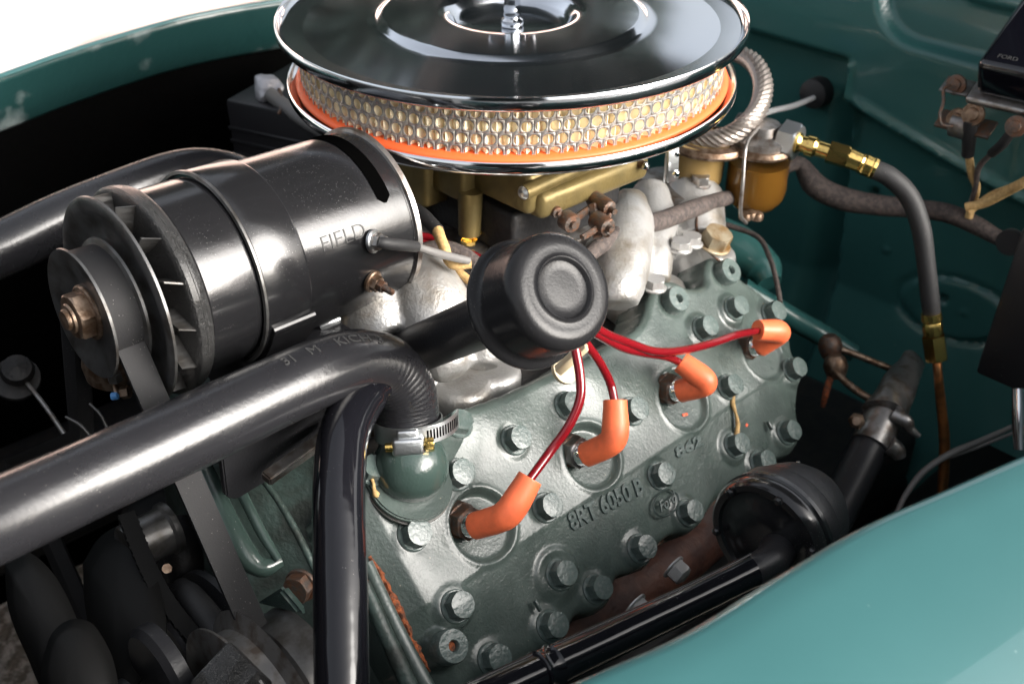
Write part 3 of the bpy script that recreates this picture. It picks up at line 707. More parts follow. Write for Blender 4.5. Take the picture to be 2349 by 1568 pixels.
# edge roll
rr = np.where(EG < -.02, .013, .0075); dcl = np.clip(D, 0, None)
H -= np.where(dcl < rr, rr - np.sqrt(np.maximum(rr ** 2 - (rr - dcl) ** 2, 0)), 0)
H = np.where(D < 0, H - .030, H)
rng = np.random.RandomState(3)
def grid(H, X, Y, keep, fn, nm, m, parent, smooth=80):
    ni, nj = H.shape; idx = -np.ones(H.shape, int); fs = []
    k4 = keep[:-1, :-1] | keep[1:, :-1] | keep[:-1, 1:] | keep[1:, 1:]
    used = np.zeros(H.shape, bool)
    ii, jj = np.nonzero(k4)
    for a, b in ((0, 0), (1, 0), (0, 1), (1, 1)): used[ii + a, jj + b] = True
    idx[used] = np.arange(used.sum()); vs = [fn(float(X[i, j]), float(Y[i, j]), float(H[i, j])) for i, j in zip(*np.nonzero(used))]
    fs = [(idx[i, j], idx[i, j + 1], idx[i + 1, j + 1], idx[i + 1, j]) for i, j in zip(ii, jj)]
    return mk(nm, vs, [tuple(int(q) for q in f) for f in fs], m, parent, smooth)
grid(H, EG, VG, D > -.0005, hd_, 'casting', M_GREEN, head)
bm_ = bolt_mesh('head_bolt', .0088, BH - .002, M_BOLT, dome=.03)
bolts_o = []
for i, (be, bv, h0) in enumerate(bpos):
    s = .97 + .06 * random.random()
    o = place('bolt', bm_, hd_(be, bv, h0), head, quat_z(HN, random.uniform(0, 1)), (s, s, s)); bolts_o.append(o)
for be, bv, h0 in cpos:
    lathe('core_plug', [(.0112, -.003), (.0112, .009), (.0104, .0102), (.0040, .0104), (.0034, .0096), (.0032, .006), (0, .006)], hd_(be, bv, h0), HN, M_BOLT, head, seg=32)
P = hd_(cpos[0][0], cpos[0][1], cpos[0][2] + .0068); lathe('rust_core', [(0, .0006), (.0030, 0), (.0030, -.001)], P, HN, M_RUST, head, seg=12)
# cast letters
def headtext(txt, x0, y0, x1, y1, size, name, **k):
    a = hpx(x0, y0); b = hpx(x1, y1); c = ((a[0] + b[0]) / 2, (a[1] + b[1]) / 2); dx_ = V((b[0] - a[0], b[1] - a[1], 0)); ln = dx_.length; dx_.normalize(); dy = V((-dx_.y, dx_.x, 0))
    me = text_mesh(txt, size, .0005, **k); xs = [v.co.x for v in me.vertices]; wdt = max(xs) - min(xs); sx = ln / wdt; bpy.data.meshes.remove(me)
    def fn(x, y, z):
        ee = c[0] + dx_.x * x * sx + dy.x * y; vv_ = c[1] + dx_.y * x * sx + dy.y * y
        i = int(np.clip(np.argmin(np.abs(vv - vv_)), 0, len(vv) - 1)); j = int(np.argmin(np.abs(es - ee)))
        return hd_(ee, vv_, float(H[i, j]) + .0003 + z)
    return textobj(name, txt, size, .0011, fn, M_EMBOSS, head, **k)
headtext('8RT 6050 B', 1308, 1200, 1476, 1112, .0175, 'cast_letters', bold=.0003)
headtext('862', 1553, 1040, 1612, 1008, .0115, 'cast_letters', bold=.0003)
oc = hpx(1532, 1152)
vs, fs = [], []
for k in range(40):
    a = 2 * math.pi * k / 40
    for rr_, z in ((1, 0), (.93, .0012), (.86, 0)):
        vs.append(hd_(oc[0] + .0150 * rr_ * math.cos(a), oc[1] + .0095 * rr_ * math.sin(a), z - .0022))
for k in range(40):
    k2 = (k + 1) % 40
    for q in (0, 1): fs.append((k * 3 + q, k2 * 3 + q, k2 * 3 + q + 1, k * 3 + q + 1))
mk('oval_emblem', vs, fs, M_EMBOSS, head)
textobj('emblem_script', 'Ford', .0125, .0006, lambda x, y, z: hd_(oc[0] + x * .8, oc[1] + y * .9, -.0018 + z), M_EMBOSS, head, shear=.5)
# small ridges on the casting
for x, y, a in ((1235, 1388, .2), (1150, 1045, 0), (1768, 975, .1), (1400, 865, .5)):
    e_, v_ = hpx(x, y); box('cast_mark', hd_(e_, v_, -.001), (E, HV, HN), (.0022, .0085, .0035), M_GREEN, head, .0008)
# ---- engine block under the head, engine front
blk = thing('engine_block', 'green engine block and front casting below the cylinder head', 'engine block', hd_(.1, -.05, -.14))
def quadprism(name, c, axes, dims, m, parent, bev=.002): return box(name, c, axes, dims, m, parent, bev, 3)
quadprism('deck', hd_(.135, -.028, -.062), (E, HV, HN), (.42, .135, .050), M_GREEN_DIRTY, blk, .006)
quadprism('deck_lip', hd_(.140, -.026, -.040), (E, HV, HN), (.436, .142, .014), M_GREEN_DIRTY, blk, .004)
o = quadprism('head_gasket', hd_(.142, -.026, -.0315), (E, HV, HN), (.438, .146, .0020), M_RUSTY, blk, .0005)
quadprism('crankcase', EN(-.065, 0, -.385), (E, L, U), (.43, .26, .24), M_GREEN_DIRTY, blk, .01)
quadprism('deck', EN(-.05, -.2, -.27), (E, -(U + L).normalized(), (U - L).normalized()), (.38, .17, .07), M_GREEN_DIRTY, blk, .008)
quadprism('valley', EN(-.05, 0, -.254), (E, L, U), (.40, .27, .020), M_BLACK_DIRTY, blk, .004)
# water outlet neck
wn_ = thing('water_outlet', 'rounded green water outlet elbow bolted under the hose clamp', 'water outlet', PX(943, 1150, .70))
Pn = PX(943, 1075, .708)
axn = (hpath[-1][0] - Pn).normalized()
lathe('dome', [(.0, -.0225), (.008, -.0214), (.0135, -.0192), (.0185, -.0150), (.0218, -.0105), (.0240, -.0045), (.0248, .0015), (.0243, .0070), (.0225, .0125), (.0205, .0165), (.0192, .0205), (.0190, .034)], Pn, axn, M_GREEN_SM, wn_, seg=56, smooth=70)
Fc = Pn - axn * .0175
FN = (HN * .62 + U * .38).normalized(); fx = (E - FN * E.dot(FN)).normalized(); fy = FN.cross(fx)
Fc = PX(938, 1108, .712)
def fl_poly():
    out = []
    ears = [((1052, 985)), ((845, 1098))]
    for k in range(64):
        a = 2 * math.pi * k / 64; out.append((.0290 * math.cos(a), .0290 * math.sin(a)))
    return out
fp = fl_poly(); ear = []
for x, y in ((1046, 982), (849, 1088)):
    Pq = HIT(x, y, Fc, FN) - Fc; ear.append((Pq.dot(fx), Pq.dot(fy)))
pts_ = []
for px_, py_ in fp:
    r = math.hypot(px_, py_); a = math.atan2(py_, px_); rr_ = r
    for ex, ey in ear:
        da = abs((a - math.atan2(ey, ex) + math.pi) % (2 * math.pi) - math.pi); rr_ = max(rr_, r + (math.hypot(ex, ey) + .008 - r) * math.exp(-(da / .27) ** 2))
    pts_.append((rr_ * math.cos(a), rr_ * math.sin(a)))
prism('flange', pts_, Fc, fx, fy, .0045, M_GREEN, wn_, .0012)
prism('gasket', [(a * 1.02, b * 1.02) for a, b in pts_], Fc - FN * .0016, fx, fy, .0014, M_STEEL, wn_, 0)
nb = bolt_mesh('neck_bolt', .0082, .0065, M_BOLT)
for ex, ey in ear: place('bolt', nb, Fc + fx * ex + fy * ey + FN * .0045, wn_, quat_z(FN, .3))
P = PX(860, 1120, .69); tube('sealant_drip', [(PX(853, 1098, .694), .0012), (PX(857, 1110, .692), .0011), (PX(858, 1122, .692), .0013), (PX(863, 1134, .692), .0024), (PX(866, 1140, .692), .001)], M_TAN, wn_, seg=8, n=3)
# ================================================================== HOSE CLAMP
hc = thing('hose_clamp', 'bright worm drive hose clamp with slotted tail on the near hose end', 'hose clamp', PX(935, 1000, .70))
cc = PX(937, 978, .712); axh = -axn if False else (hpath[-1][0] - hpath[-8][0]).normalized()
rb = .0218
A1 = (CAM - cc); A1 = (A1 - axh * A1.dot(axh)).normalized(); B1 = axh.cross(A1)
if B1.x < 0: B1 = -B1
def band(name, a0, a1, r0, r1, w0, m, parent, h0=0, h1=0, slots=False):
    geos = []; n = 40; vs, fs = [], []
    for i in range(n + 1):
        t = i / n; a = a0 + (a1 - a0) * t; r = r0 + (r1 - r0) * t; c = cc + axh * (h0 + (h1 - h0) * t)
        for hh, dr in ((-w0 / 2, 0), (w0 / 2, 0), (w0 / 2, .0008), (-w0 / 2, .0008)): vs.append(c + (A1 * math.cos(a) + B1 * math.sin(a)) * (r + dr) + axh * hh)
    for i in range(n):
        for k in range(4): k2 = (k + 1) % 4; fs.append((i * 4 + k, i * 4 + k2, (i + 1) * 4 + k2, (i + 1) * 4 + k))
    fs += [(3, 2, 1, 0), (n * 4, n * 4 + 1, n * 4 + 2, n * 4 + 3)]
    return mk(name, vs, fs, m, parent, smooth=40)
band('band', 0, 2 * math.pi, rb, rb, .0125, M_ZINC, hc)
tail_a = math.radians(88)
band('band_tail', 0, tail_a, rb + .0012, rb + .0105, .0118, M_ZINC, hc, .0, -.004)
for k in range(13):
    t = .30 + .66 * k / 13; a = tail_a * t; r = rb + .0012 + .0093 * t + .0009; c = cc + axh * (-.004 * t)
    rd = A1 * math.cos(a) + B1 * math.sin(a); tg = -A1 * math.sin(a) + B1 * math.cos(a)
    box('slot', c + rd * r, (tg, axh, rd), (.0011, .0066, .0003), M_VOID, hc, 0)
hcen = cc + A1 * (rb + .0045) + B1 * (-.001) + axh * .004
box('worm_housing', hcen, (B1, axh, A1), (.0205, .0115, .0080), M_ZINC, hc, .0026, 4)
box('housing_bridge', hcen - axh * .007 - A1 * .001, (B1, axh, A1), (.0135, .0070, .0045), M_ZINC, hc, .0015, 3)
vs, fs = tubegeo([(hcen - B1 * .0145, .0030), (hcen + B1 * .012, .0030)], 16); mk('worm_screw', vs, fs, M_BRASS, hc)
place('screw_head', bolt_mesh('worm_head', .0042, .0055, M_BRASS, washer=False), hcen + B1 * .0108, hc, quat_z(B1))
# ================================================================== SPARK PLUGS AND LEADS
nlab = ['front', 'second', 'third', 'rear']
pdat = [((1052, 1190), (1092, 1182), (1165, 1183), (1216, 1096)), ((1306, 1031), (1344, 1020), (1412, 1012), (1411, 918)), ((1522, 888), (1560, 884), (1628, 880), (1562, 830)), ((1703, 788), (1745, 775), (1796, 760), (1738, 757))]
acam = V((.66, -.13, .745)); PAX = (V((1, 0, 0)) * acam.x + UPV * acam.y - FW * acam.z).normalized()
plab = ['spark plug in the pocket nearest the water outlet', 'spark plug in the pocket above the cast part number', 'spark plug in the third pocket, its boot pointing down left of a bolt', 'spark plug in the rear pocket by the firewall']
llab = ['red spark plug cable with straight leaning orange boot, lowest on the head', 'red spark plug cable with upright orange boot above the part number', 'red spark plug cable with orange boot slanting down, third from the front', 'red spark plug cable with level orange boot, nearest the firewall']
wires = [
 [(1216, 1096, 0, 11), (1262, 1035, .715, 11.5), (1305, 975, .715, 11.5), (1330, 915, .715, 11.5), (1330, 860, .715, 11), (1320, 800, .715, 11)],
 [(1408, 918, 0, 11), (1400, 880, .775, 11.5), (1378, 835, .765, 11.5), (1350, 795, .75, 11.5), (1325, 765, .74, 11)],
 [(1562, 830, 0, 10), (1530, 818, .83, 9.5), (1480, 810, .81, 10), (1430, 798, .79, 10), (1380, 772, .765, 10.5), (1335, 745, .745, 11)],
 [(1738, 757, 0, 10), (1690, 768, .875, 9.5), (1630, 788, .855, 9.5), (1560, 804, .83, 10), (1500, 805, .81, 10), (1440, 785, .79, 10), (1390, 765, .765, 10.5), (1345, 735, .745, 11)]]
for k in range(4):
    (bx, by), (sx, sy), (ex, ey), (tx, ty) = pdat[k]
    dk = HIT(bx, by, hd_(0, 0, -.006), HN); dep = (dk - CAM).dot(FW)
    A0 = dk
    sp = thing('spark_plug', plab[k], 'spark plug', A0, 'spark plugs in the near cylinder head')
    lathe('threaded_base', [(.0, -.006), (.0118, -.006), (.0122, .000), (.0122, .004), (.0112, .0048), (.0, .0048)], A0, PAX, M_RUSTY, sp, seg=28)
    place('hex', bolt_mesh('plug_hex', .0112, .008, M_STEEL if k == 1 else M_RUSTY, washer=False), A0 + PAX * .0045, sp, quat_z(PAX, .2))
    lathe('insulator', [(.0, .011), (.0088, .012), (.0088, .015), (.0078, .0165), (.0072, .019), (.0, .019)], A0, PAX, M_CHROME2, sp, seg=24)
    q0 = A0 + PAX * .0175; q1 = PX(ex, ey, dep - .028) ; q2 = PX(tx, ty, dep - .025)
    if k == 3: q2 = PX(tx, ty, dep - .040)
    dseg = (q1 - q0)
    sl = thing('spark_plug_lead', llab[k], 'spark plug lead', q1, 'red spark plug leads of the near head')
    e1 = q1 - dseg.normalized() * .009; e2 = q1 + (q2 - q1).normalized() * .009
    cor = (e1 + e2 + q1 * 2) / 4
    vs, fs = tubegeo(catmull([(q0, .0084), (q0 + dseg.normalized() * .001, .0092), (e1, .0093), (cor, .0098), (e2, .0098), (q2 - (q2 - q1).normalized() * .0015, .0086), (q2, .0076)], 6), 28)
    mk('boot', vs, fs, M_BOOT, sl, smooth=60)
    bq = (q2 - q1).normalized(); sd_ = (dseg.normalized() - bq * dseg.normalized().dot(bq)).normalized()
    box('boot_rib', q1 + bq * .010 - sd_ * .0092, (bq, sd_, bq.cross(sd_)), (.014, .0024, .0035), M_BOOT, sl, .0008)
    wl = wires[k]; pts = [(q2 - bq * .003, .0030)] + [(PX(x, y, d_), .00325) for x, y, d_, hw in wl[1:]]
    vs, fs = tubegeo(catmull(pts, 10), 16); mk('cable', vs, fs, M_WIRE, sl, smooth=60)
# loom clip
lc = thing('lead_clip', 'old ivory plastic clip holding the spark plug leads under the breather cap', 'clip', PX(1302, 835, .74))
box('clip_body', PX(1300, 832, .73), (V((.6, .1, .7)).normalized(), V((.75, 0, -.65)).normalized(), V((0, -1, 0))), (.018, .006, .008), M_NYLON, lc, .0015)
box('clip_body', PX(1322, 815, .73), (V((.6, .1, .75)).normalized(), V((.75, 0, -.6)).normalized(), V((0, -1, 0))), (.020, .004, .008), M_NYLON, lc, .001)
lathe('clip_washer', [(0, 0), (.010, 0), (.010, .003), (0, .003)], PX(1292, 850, .75), HN, M_NYLON, lc, seg=20)
# ================================================================== INTAKE MANIFOLD
im = thing('intake_manifold', 'pale cast aluminium intake manifold between the cylinder heads', 'intake manifold', EN(0, 0, -.24))
geos = []
def cap(pts, seg=18): geos.append(tubegeo(catmull(pxpts(pts), 5), seg))
cap([(1446, 462, .93, 40), (1440, 520, .90, 62), (1425, 600, .87, 70), (1418, 660, .85, 62), (1420, 700, .845, 48)])
cap([(1490, 440, .98, 45), (1500, 520, .95, 55), (1492, 600, .915, 52), (1496, 650, .905, 44)])
cap([(1585, 450, 1.01, 75), (1590, 520, .99, 75), (1600, 570, .97, 62)])
cap([(1300, 560, .90, 70), (1400, 620, .88, 70)])
cap([(960, 640, .80, 95), (985, 700, .78, 100), (1000, 780, .765, 80), (1030, 840, .755, 55), (1040, 862, .752, 36)])
cap([(880, 660, .79, 80), (860, 720, .775, 90), (890, 780, .77, 80)])
cap([(1080, 700, .80, 75), (1105, 790, .775, 60), (1110, 842, .768, 36)])
cap([(1200, 650, .83, 90), (1200, 760, .80, 60)])
def bgeo(c, axes, dims):
    X, Y, Zz = axes; vs = [c + X * (a * dims[0] / 2) + Y * (b * dims[1] / 2) + Zz * (d_ * dims[2] / 2) for a in (-1, 1) for b in (-1, 1) for d_ in (-1, 1)]
    return vs, [(0, 1, 3, 2), (4, 6, 7, 5), (0, 4, 5, 1), (2, 3, 7, 6), (0, 2, 6, 4), (1, 5, 7, 3)]
geos.append(bgeo(EN(-.03, 0, -.228), (E, L, U), (.42, .20, .030)))
geos.append(bgeo(EN(-.02, .01, -.187), (E, L, U), (.16, .15, .035)))
for e_, l_ in ((-.150, .112), (-.118, .112), (-.04, .112), (.05, .112), (.085, .112), (.17, .105)):
    geos.append(lathegeo([(0, -.02), (.022, -.02), (.022, .0), (.018, .004), (0, .004)], EN(e_, l_, -.226), U, 18))
imo = merged('casting', geos, M_ALU, im, 80); voxel(imo, .0022, 9)
for x, y, d_ in ((1447, 628, .862), (1560, 572, .915), (1500, 660, .88), (1585, 560, .93)):
    place('bolt', bolt_mesh('manifold_bolt', .008, .007, M_ALU), PX(x, y, d_), im, quat_z(U))
# fuel pump / rear stand on the manifold
fp = thing('fuel_pump', 'weathered fuel pump body on a stand behind the carburetor', 'fuel pump', PX(1580, 560, .98))
lathe('stand', [(.036, -.09), (.030, -.06), (.024, -.03), (.022, 0), (0, 0)], PX(1555, 470, 1.0), U, M_STAIN, fp, seg=32)
lathe('flange', [(0, -.004), (.031, -.004), (.033, 0), (.031, .006), (0, .006)], PX(1545, 432, 1.0), (U + L * .1), M_STEEL, fp, seg=40)
lathe('cup', [(0, -.002), (.024, -.002), (.0255, .004), (.0255, .030), (.028, .034), (.030, .040), (.0, .042)], PX(1592, 410, 1.01), U, mat('amber_fuel', (.24, .16, .06), .25), fp, seg=40)
lathe('cup_rim', [(.028, .030), (.036, .031), (.038, .034), (.036, .038), (.028, .040)], PX(1610, 408, 1.01), U, M_BRONZE, fp, seg=40)
tube('bail_wire', [(PX(1600, 470, .97), .0015), (PX(1598, 520, .955), .0015), (PX(1607, 555, .945), .0015), (PX(1640, 590, .94), .0012), (PX(1660, 605, .94), .001)], M_RUSTY, fp, seg=8, n=4)
place('bolt', bolt_mesh('pump_bolt', .012, .012, M_STAIN), PX(1637, 560, .95), fp, quat_z(U + L * .3))
place('bolt', bolt_mesh('pump_bolt2', .008, .008, M_STEEL), PX(1605, 425, .985), fp, quat_z(U))
# zinc linkage arm and wire clamp below the tray
tb = thing('bracket', 'bright zinc bracket with two screws hanging below the filter tray', 'bracket', PX(1540, 410, .86))
box('arm', PX(1543, 375, .86), ((V((1, .5, .1))).normalized(), V((-.5, 1, 0)).normalized(), V((.05, 0, -1)).normalized()), (.010, .003, .031), M_ZINC, tb, .0006)
box('arm_flange', PX(1528, 378, .862), (V((.5, 1, 0)).normalized(), V((1, -.5, 0)).normalized(), V((0, 0, -1))), (.003, .002, .031), M_ZINC, tb, .0004)
zs = bolt_mesh('zinc_screw', .0028, .002, M_CHROME2, washer=False, dome=.5)
for y in (352, 398): place('screw', zs, PX(1550, y, .857), tb, quat_z(V((.45, -1, 0))))
wc = thing('choke_wire', 'thin steel wire through a small clamp screw under the filter tray', 'wire', PX(1470, 372, .86))
tube('wire', [(PX(1398, 400, .85), .0008), (PX(1440, 375, .855), .0008), (PX(1520, 330, .87), .0008)], M_CHROME2, wc, seg=6, n=4)
box('tab', PX(1452, 362, .86), (V((1, 0, 0)), V((0, 1, 0)), UP), (.010, .002, .012), M_ZINC, wc, .0005)
vs, fs = tubegeo([(PX(1455, 372, .857), .0036), (PX(1482, 380, .85), .0034)], 10); mk('clamp_screw', vs, fs, M_BRONZE, wc)
lathe('screw_tip', [(0, .003), (.003, .002), (.0035, 0), (0, -.002)], PX(1480, 380, .85), V((.6, -.8, 0)), M_CHROME2, wc, seg=12)
# ================================================================== FUEL FILTER BOWL
fb = thing('fuel_filter', 'amber glass sediment bowl with wire bail', 'fuel filter', PX(1745, 470, .99))
Pb = PX(1745, 345, .985)
lathe('glass_bowl', [(0, -.059), (.012, -.058), (.021, -.053), (.0265, -.045), (.028, -.036), (.0275, -.004), (.0285, .0), (.0275, .002), (.0, .002)], Pb, UP, M_GLASS, fb, seg=48, smooth=60)
lathe('sediment', [(0, -.0565), (.012, -.0555), (.020, -.0505), (.0250, -.043), (.0262, -.036), (.0258, -.010), (0, -.009)], Pb, UP, mat('amber_fuel', (.24, .16, .06), .25, trans=.35, var=((.08, .05, .02), 60, .45, .65)), fb, seg=32)
lathe('bowl_rim', [(.02, .001), (.0285, .001), (.0300, .004), (.0285, .008), (.02, .009), (0, .009)], Pb, UP, M_BRONZE, fb, seg=48)
lathe('cap', [(.026, .008), (.026, .014), (.016, .018), (.014, .026), (0, .027)], Pb, UP, M_STEEL, fb, seg=32)
tube('bail_wire', [(PX(1742, 292, .965), .0017), (PX(1718, 318, .952), .0017), (PX(1709, 350, .945), .0017), (PX(1704, 420, .95), .0017), (PX(1699, 490, .965), .0017), (PX(1712, 512, .975), .0017)], M_STEEL, fb, seg=8, n=5)
for dx_ in (-12, 0, 14): lathe('thumb_nut', [(0, -.004), (.006, -.003), (.0065, 0), (.005, .003), (0, .004)], PX(1722 + dx_, 492 + abs(dx_) * .2, .985), UP, M_BRONZE, fb, seg=12)
vs, fs = tubegeo([(PX(1690, 285, .99), .011), (PX(1800, 318, .97), .0115)], 16); mk('inlet_body', vs, fs, M_STEEL, fb)
place('fitting_nut', bolt_mesh('fit_nut', .0155, .016, M_ZINC, washer=False), PX(1793, 316, .972), fb, quat_z((PX(1830, 328, .965) - PX(1793, 316, .972)).normalized(), .3))
# ================================================================== FUEL HOSE with brass fittings
fh = thing('fuel_hose', 'black rubber fuel hose with brass end fittings running down to a copper line', 'hose', PX(2150, 800, 1.0))
Lh = [(1995, 385, .95, 22), (2040, 405, .948, 23), (2085, 450, .95, 23), (2112, 520, .955, 22), (2124, 600, .965, 21), (2133, 680, .975, 21), (2138, 722, .98, 20)]
tube('rubber_tube', pxpts(Lh), M_RUBBER, fh, seg=24, n=8)
def hexseg(a, b, r, m, nm):
    z = (b - a); return place(nm, bolt_mesh(nm, r, z.length, m, washer=False), a, fh, quat_z(z.normalized(), .4))
P0, P1, P2, P3, P4 = PX(1822, 325, .963), PX(1868, 338, .958), PX(1900, 348, .955), PX(1945, 362, .952), PX(2008, 388, .948)
vs, fs = tubegeo([(P0, .0085), (P0.lerp(P1, .2), .0095), (P0.lerp(P1, .35), .0075), (P0.lerp(P1, .6), .0075), (P0.lerp(P1, .62), .0092), (P1, .0092), (P1.lerp(P2, .2), .007), (P2, .007)], 18); mk('brass_adapter', vs, fs, M_BRASS, fh)
hexseg(P2, P3, .0092, M_BRASS, 'brass_nut')
vs, fs = tubegeo([(P3, .0088), (P3.lerp(P4, .45), .0082), (P3.lerp(P4, .48), .0092), (P3.lerp(P4, .54), .0086), (P3.lerp(P4, .6), .0094), (P3.lerp(P4, .85), .0090), (P3.lerp(P4, .9), .0096), (P4, .0092)], 12); mk('brass_ferrule', vs, fs, M_BRASS, fh, smooth=20)
Q0, Q1, Q2 = PX(2136, 718, .978), PX(2141, 770, .985), PX(2149, 825, .99)
vs, fs = tubegeo([(Q0, .0088), (Q0.lerp(Q1, .3), .0094), (Q0.lerp(Q1, .38), .0078), (Q0.lerp(Q1, .55), .0090), (Q1, .0088)], 14); mk('brass_ferrule', vs, fs, M_BRASS, fh, smooth=20)
hexseg(Q1, Q2, .0098, M_BRASS, 'brass_nut')
tube('copper_line', pxpts([(2148, 820, .99, 10), (2152, 860, .99, 10), (2158, 920, 1.0, 11), (2166, 1000, 1.01, 12), (2165, 1080, 1.02, 12), (2158, 1180, 1.03, 12)]), M_COPPER, fh, seg=12, n=6)
# ================================================================== BRAIDED FUEL LINE behind the filter
bh = thing('braided_hose', 'steel braided fuel line looping out from behind the air cleaner', 'hose', PX(1700, 300, .98))
vs, fs = [], []
bp = catmull(pxpts([(1640, 110, 1.10, 16), (1690, 122, 1.07, 19), (1732, 148, 1.03, 21), (1751, 195, 1.0, 22), (1742, 245, .98, 22), (1712, 285, .965, 22), (1668, 312, .965, 22), (1610, 322, .975, 20), (1560, 320, .99, 18)]), 9)
NS = 16
geo = tubegeo(bp, NS, ripple=lambda t, a, i: .0006 * (1 if (i + int(round(a / (2 * math.pi) * NS))) % 2 else -1))
mk('braid', geo[0], geo[1], M_BRAID, bh, smooth=0)
ca = thing('control_cable', 'pale control cable entering the firewall through a rubber grommet', 'cable', on_fw(1870, 225))
tube('cable', [(PX(1620, 330, 1.05), .0022), (PX(1680, 290, 1.07), .0026), (PX(1760, 258, 1.10), .0030), (PX(1820, 243, 1.13), .0030), (on_fw(1868, 224, -.01), .0028)], M_CABLE_W, ca, seg=12, n=6)
gro = lathe('grommet', [(0, .010), (.009, .0095), (.0155, .006), (.0165, .0), (.0165, -.01), (0, -.01)], on_fw(1870, 214, -.018), -E, M_RUBBER, None, seg=32); meta(gro, 'round black rubber grommet in the firewall around the pale cable', 'grommet')
# ================================================================== VOLTAGE REGULATOR
rg = thing('voltage_regulator', 'glossy black voltage regulator box with rusty terminals on the firewall', 'voltage regulator', PX(2300, 250, 1.0))
# face directions taken from the firewall: box stands off it
RXd = L.copy(); RZd = (U * .97 - E * .10).normalized(); RYd = RXd.cross(RZd).normalized()
Pr = PX(2228, 205, .95)   # lower near-left corner of the cover
wR, hR, dR = .12, .105, .038
RN = (U * .88 - E * .47).normalized(); RX = (L * .99 + E * .08); RX = (RX - RN * RX.dot(RN)).normalized(); RZ = RN.cross(RX); RZ = RZ if RZ.z > 0 or RZ.y > 0 else -RZ
cR = on_fw(2235, 230, .0); 
cRc = PX(2238, 142, .93) + RX * (wR / 2) + RZ * (hR / 2) - RN * (dR / 2)
box('cover', cRc, (RX, RZ, RN), (wR, hR, dR), M_REG, rg, .007, 5)
box('base_plate', cRc - RN * (dR / 2 + .003) , (RX, RZ, RN), (wR + .012, hR + .012, .007), M_STEEL, rg, .003, 3)
for x, y, d_, r in ((2193, 195, .985, .009), (2196, 275, .985, .010), (2232, 262, .965, .010), (2330, 290, .93, .009)):
    P = PX(x, y, d_); lathe('terminal_screw', [(0, .004), (r * .55, .0035), (r * .6, .0015), (r, .001), (r * 1.05, -.001), (0, -.003)], P, -E + U * .2, M_RUSTY if r != .010 else M_BRONZE, rg, seg=20)
box('mount_tab', PX(2196, 198, .99), (RX, RZ, RN), (.026, .020, .002), M_STEEL, rg, .0008)
box('mount_tab', PX(2215, 285, .985), (RX, RZ, RN), (.050, .022, .003), M_RUSTY, rg, .001)
lathe('condenser', [(0, -.012), (.011, -.012), (.0115, .010), (0, .012)], PX(2215, 292, .985), RX, M_STEEL, rg, seg=24)
tube('bare_wire', pxpts([(2180, 195, .98, 4), (2165, 205, .98, 4), (2164, 235, .978, 4), (2156, 262, .977, 4), (2160, 285, .978, 4), (2185, 290, .978, 4)]), M_RUSTY, rg, seg=8, n=5)
textobj('painted_letters', 'FORD', .0065, .0001, lambda x, y, z: cRc + RN * (dR / 2 + .0003 + z) + RX * (x - wR / 2 + .022) + RZ * (y - hR / 2 + .012), M_DIM, rg)
# ================================================================== WIRING
wh = thing('wiring_harness', 'brown cloth covered wiring harness sagging across the firewall', 'wiring', PX(2000, 470, 1.07))
tube('main_loom', pxpts([(1770, 400, 1.08, 14), (1830, 375, 1.09, 18), (1870, 425, 1.09, 27), (1930, 455, 1.085, 27), (2010, 470, 1.075, 24), (2090, 478, 1.065, 22), (2170, 488, 1.05, 22), (2235, 515, 1.04, 21), (2290, 545, 1.03, 18), (2340, 562, 1.02, 16), (2400, 580, 1.0, 16)]), M_LOOM, wh, seg=20, n=7)
for nm, pts, m in (('tan_sleeve', [(2222, 350, 1.0, 9), (2228, 395, 1.01, 9), (2240, 430, 1.02, 9), (2230, 470, 1.03, 9), (2222, 500, 1.035, 9)], M_TAN),
                   ('tan_sleeve', [(2215, 475, 1.02, 10), (2260, 465, 1.01, 11), (2310, 440, .99, 11), (2349, 420, .97, 11), (2400, 395, .96, 11)], M_TAN),
                   ('tan_sleeve', [(2222, 485, 1.02, 9), (2275, 448, 1.01, 9), (2330, 425, .98, 9), (2400, 385, .96, 9)], M_TAN),
                   ('black_sleeve', [(2228, 275, .97, 17), (2224, 310, .98, 16), (2220, 355, .998, 14)], M_RUBBER),
                   ('black_sleeve', [(2322, 300, .945, 11), (2300, 330, .96, 12), (2275, 352, .98, 11)], M_RUBBER),
                   ('dark_wire', [(2275, 352, .98, 6), (2245, 385, 1.0, 7), (2238, 430, 1.015, 6), (2222, 480, 1.03, 6)], M_LOOM)):
    tube(nm, pxpts(pts), m, wh, seg=12, n=6)
tube('branch_loom', pxpts([(1700, 445, 1.02, 14), (1640, 462, .98, 19), (1580, 482, .95, 21), (1520, 505, .92, 22), (1460, 520, .89, 22), (1400, 548, .86, 21), (1345, 590, .83, 18), (1300, 640, .80, 16)]), M_LOOM, wh, seg=18, n=7)
gw = thing('generator_wiring', 'bundle of dark, tan and red wires behind the generator', 'wiring', PX(1020, 580, .76))
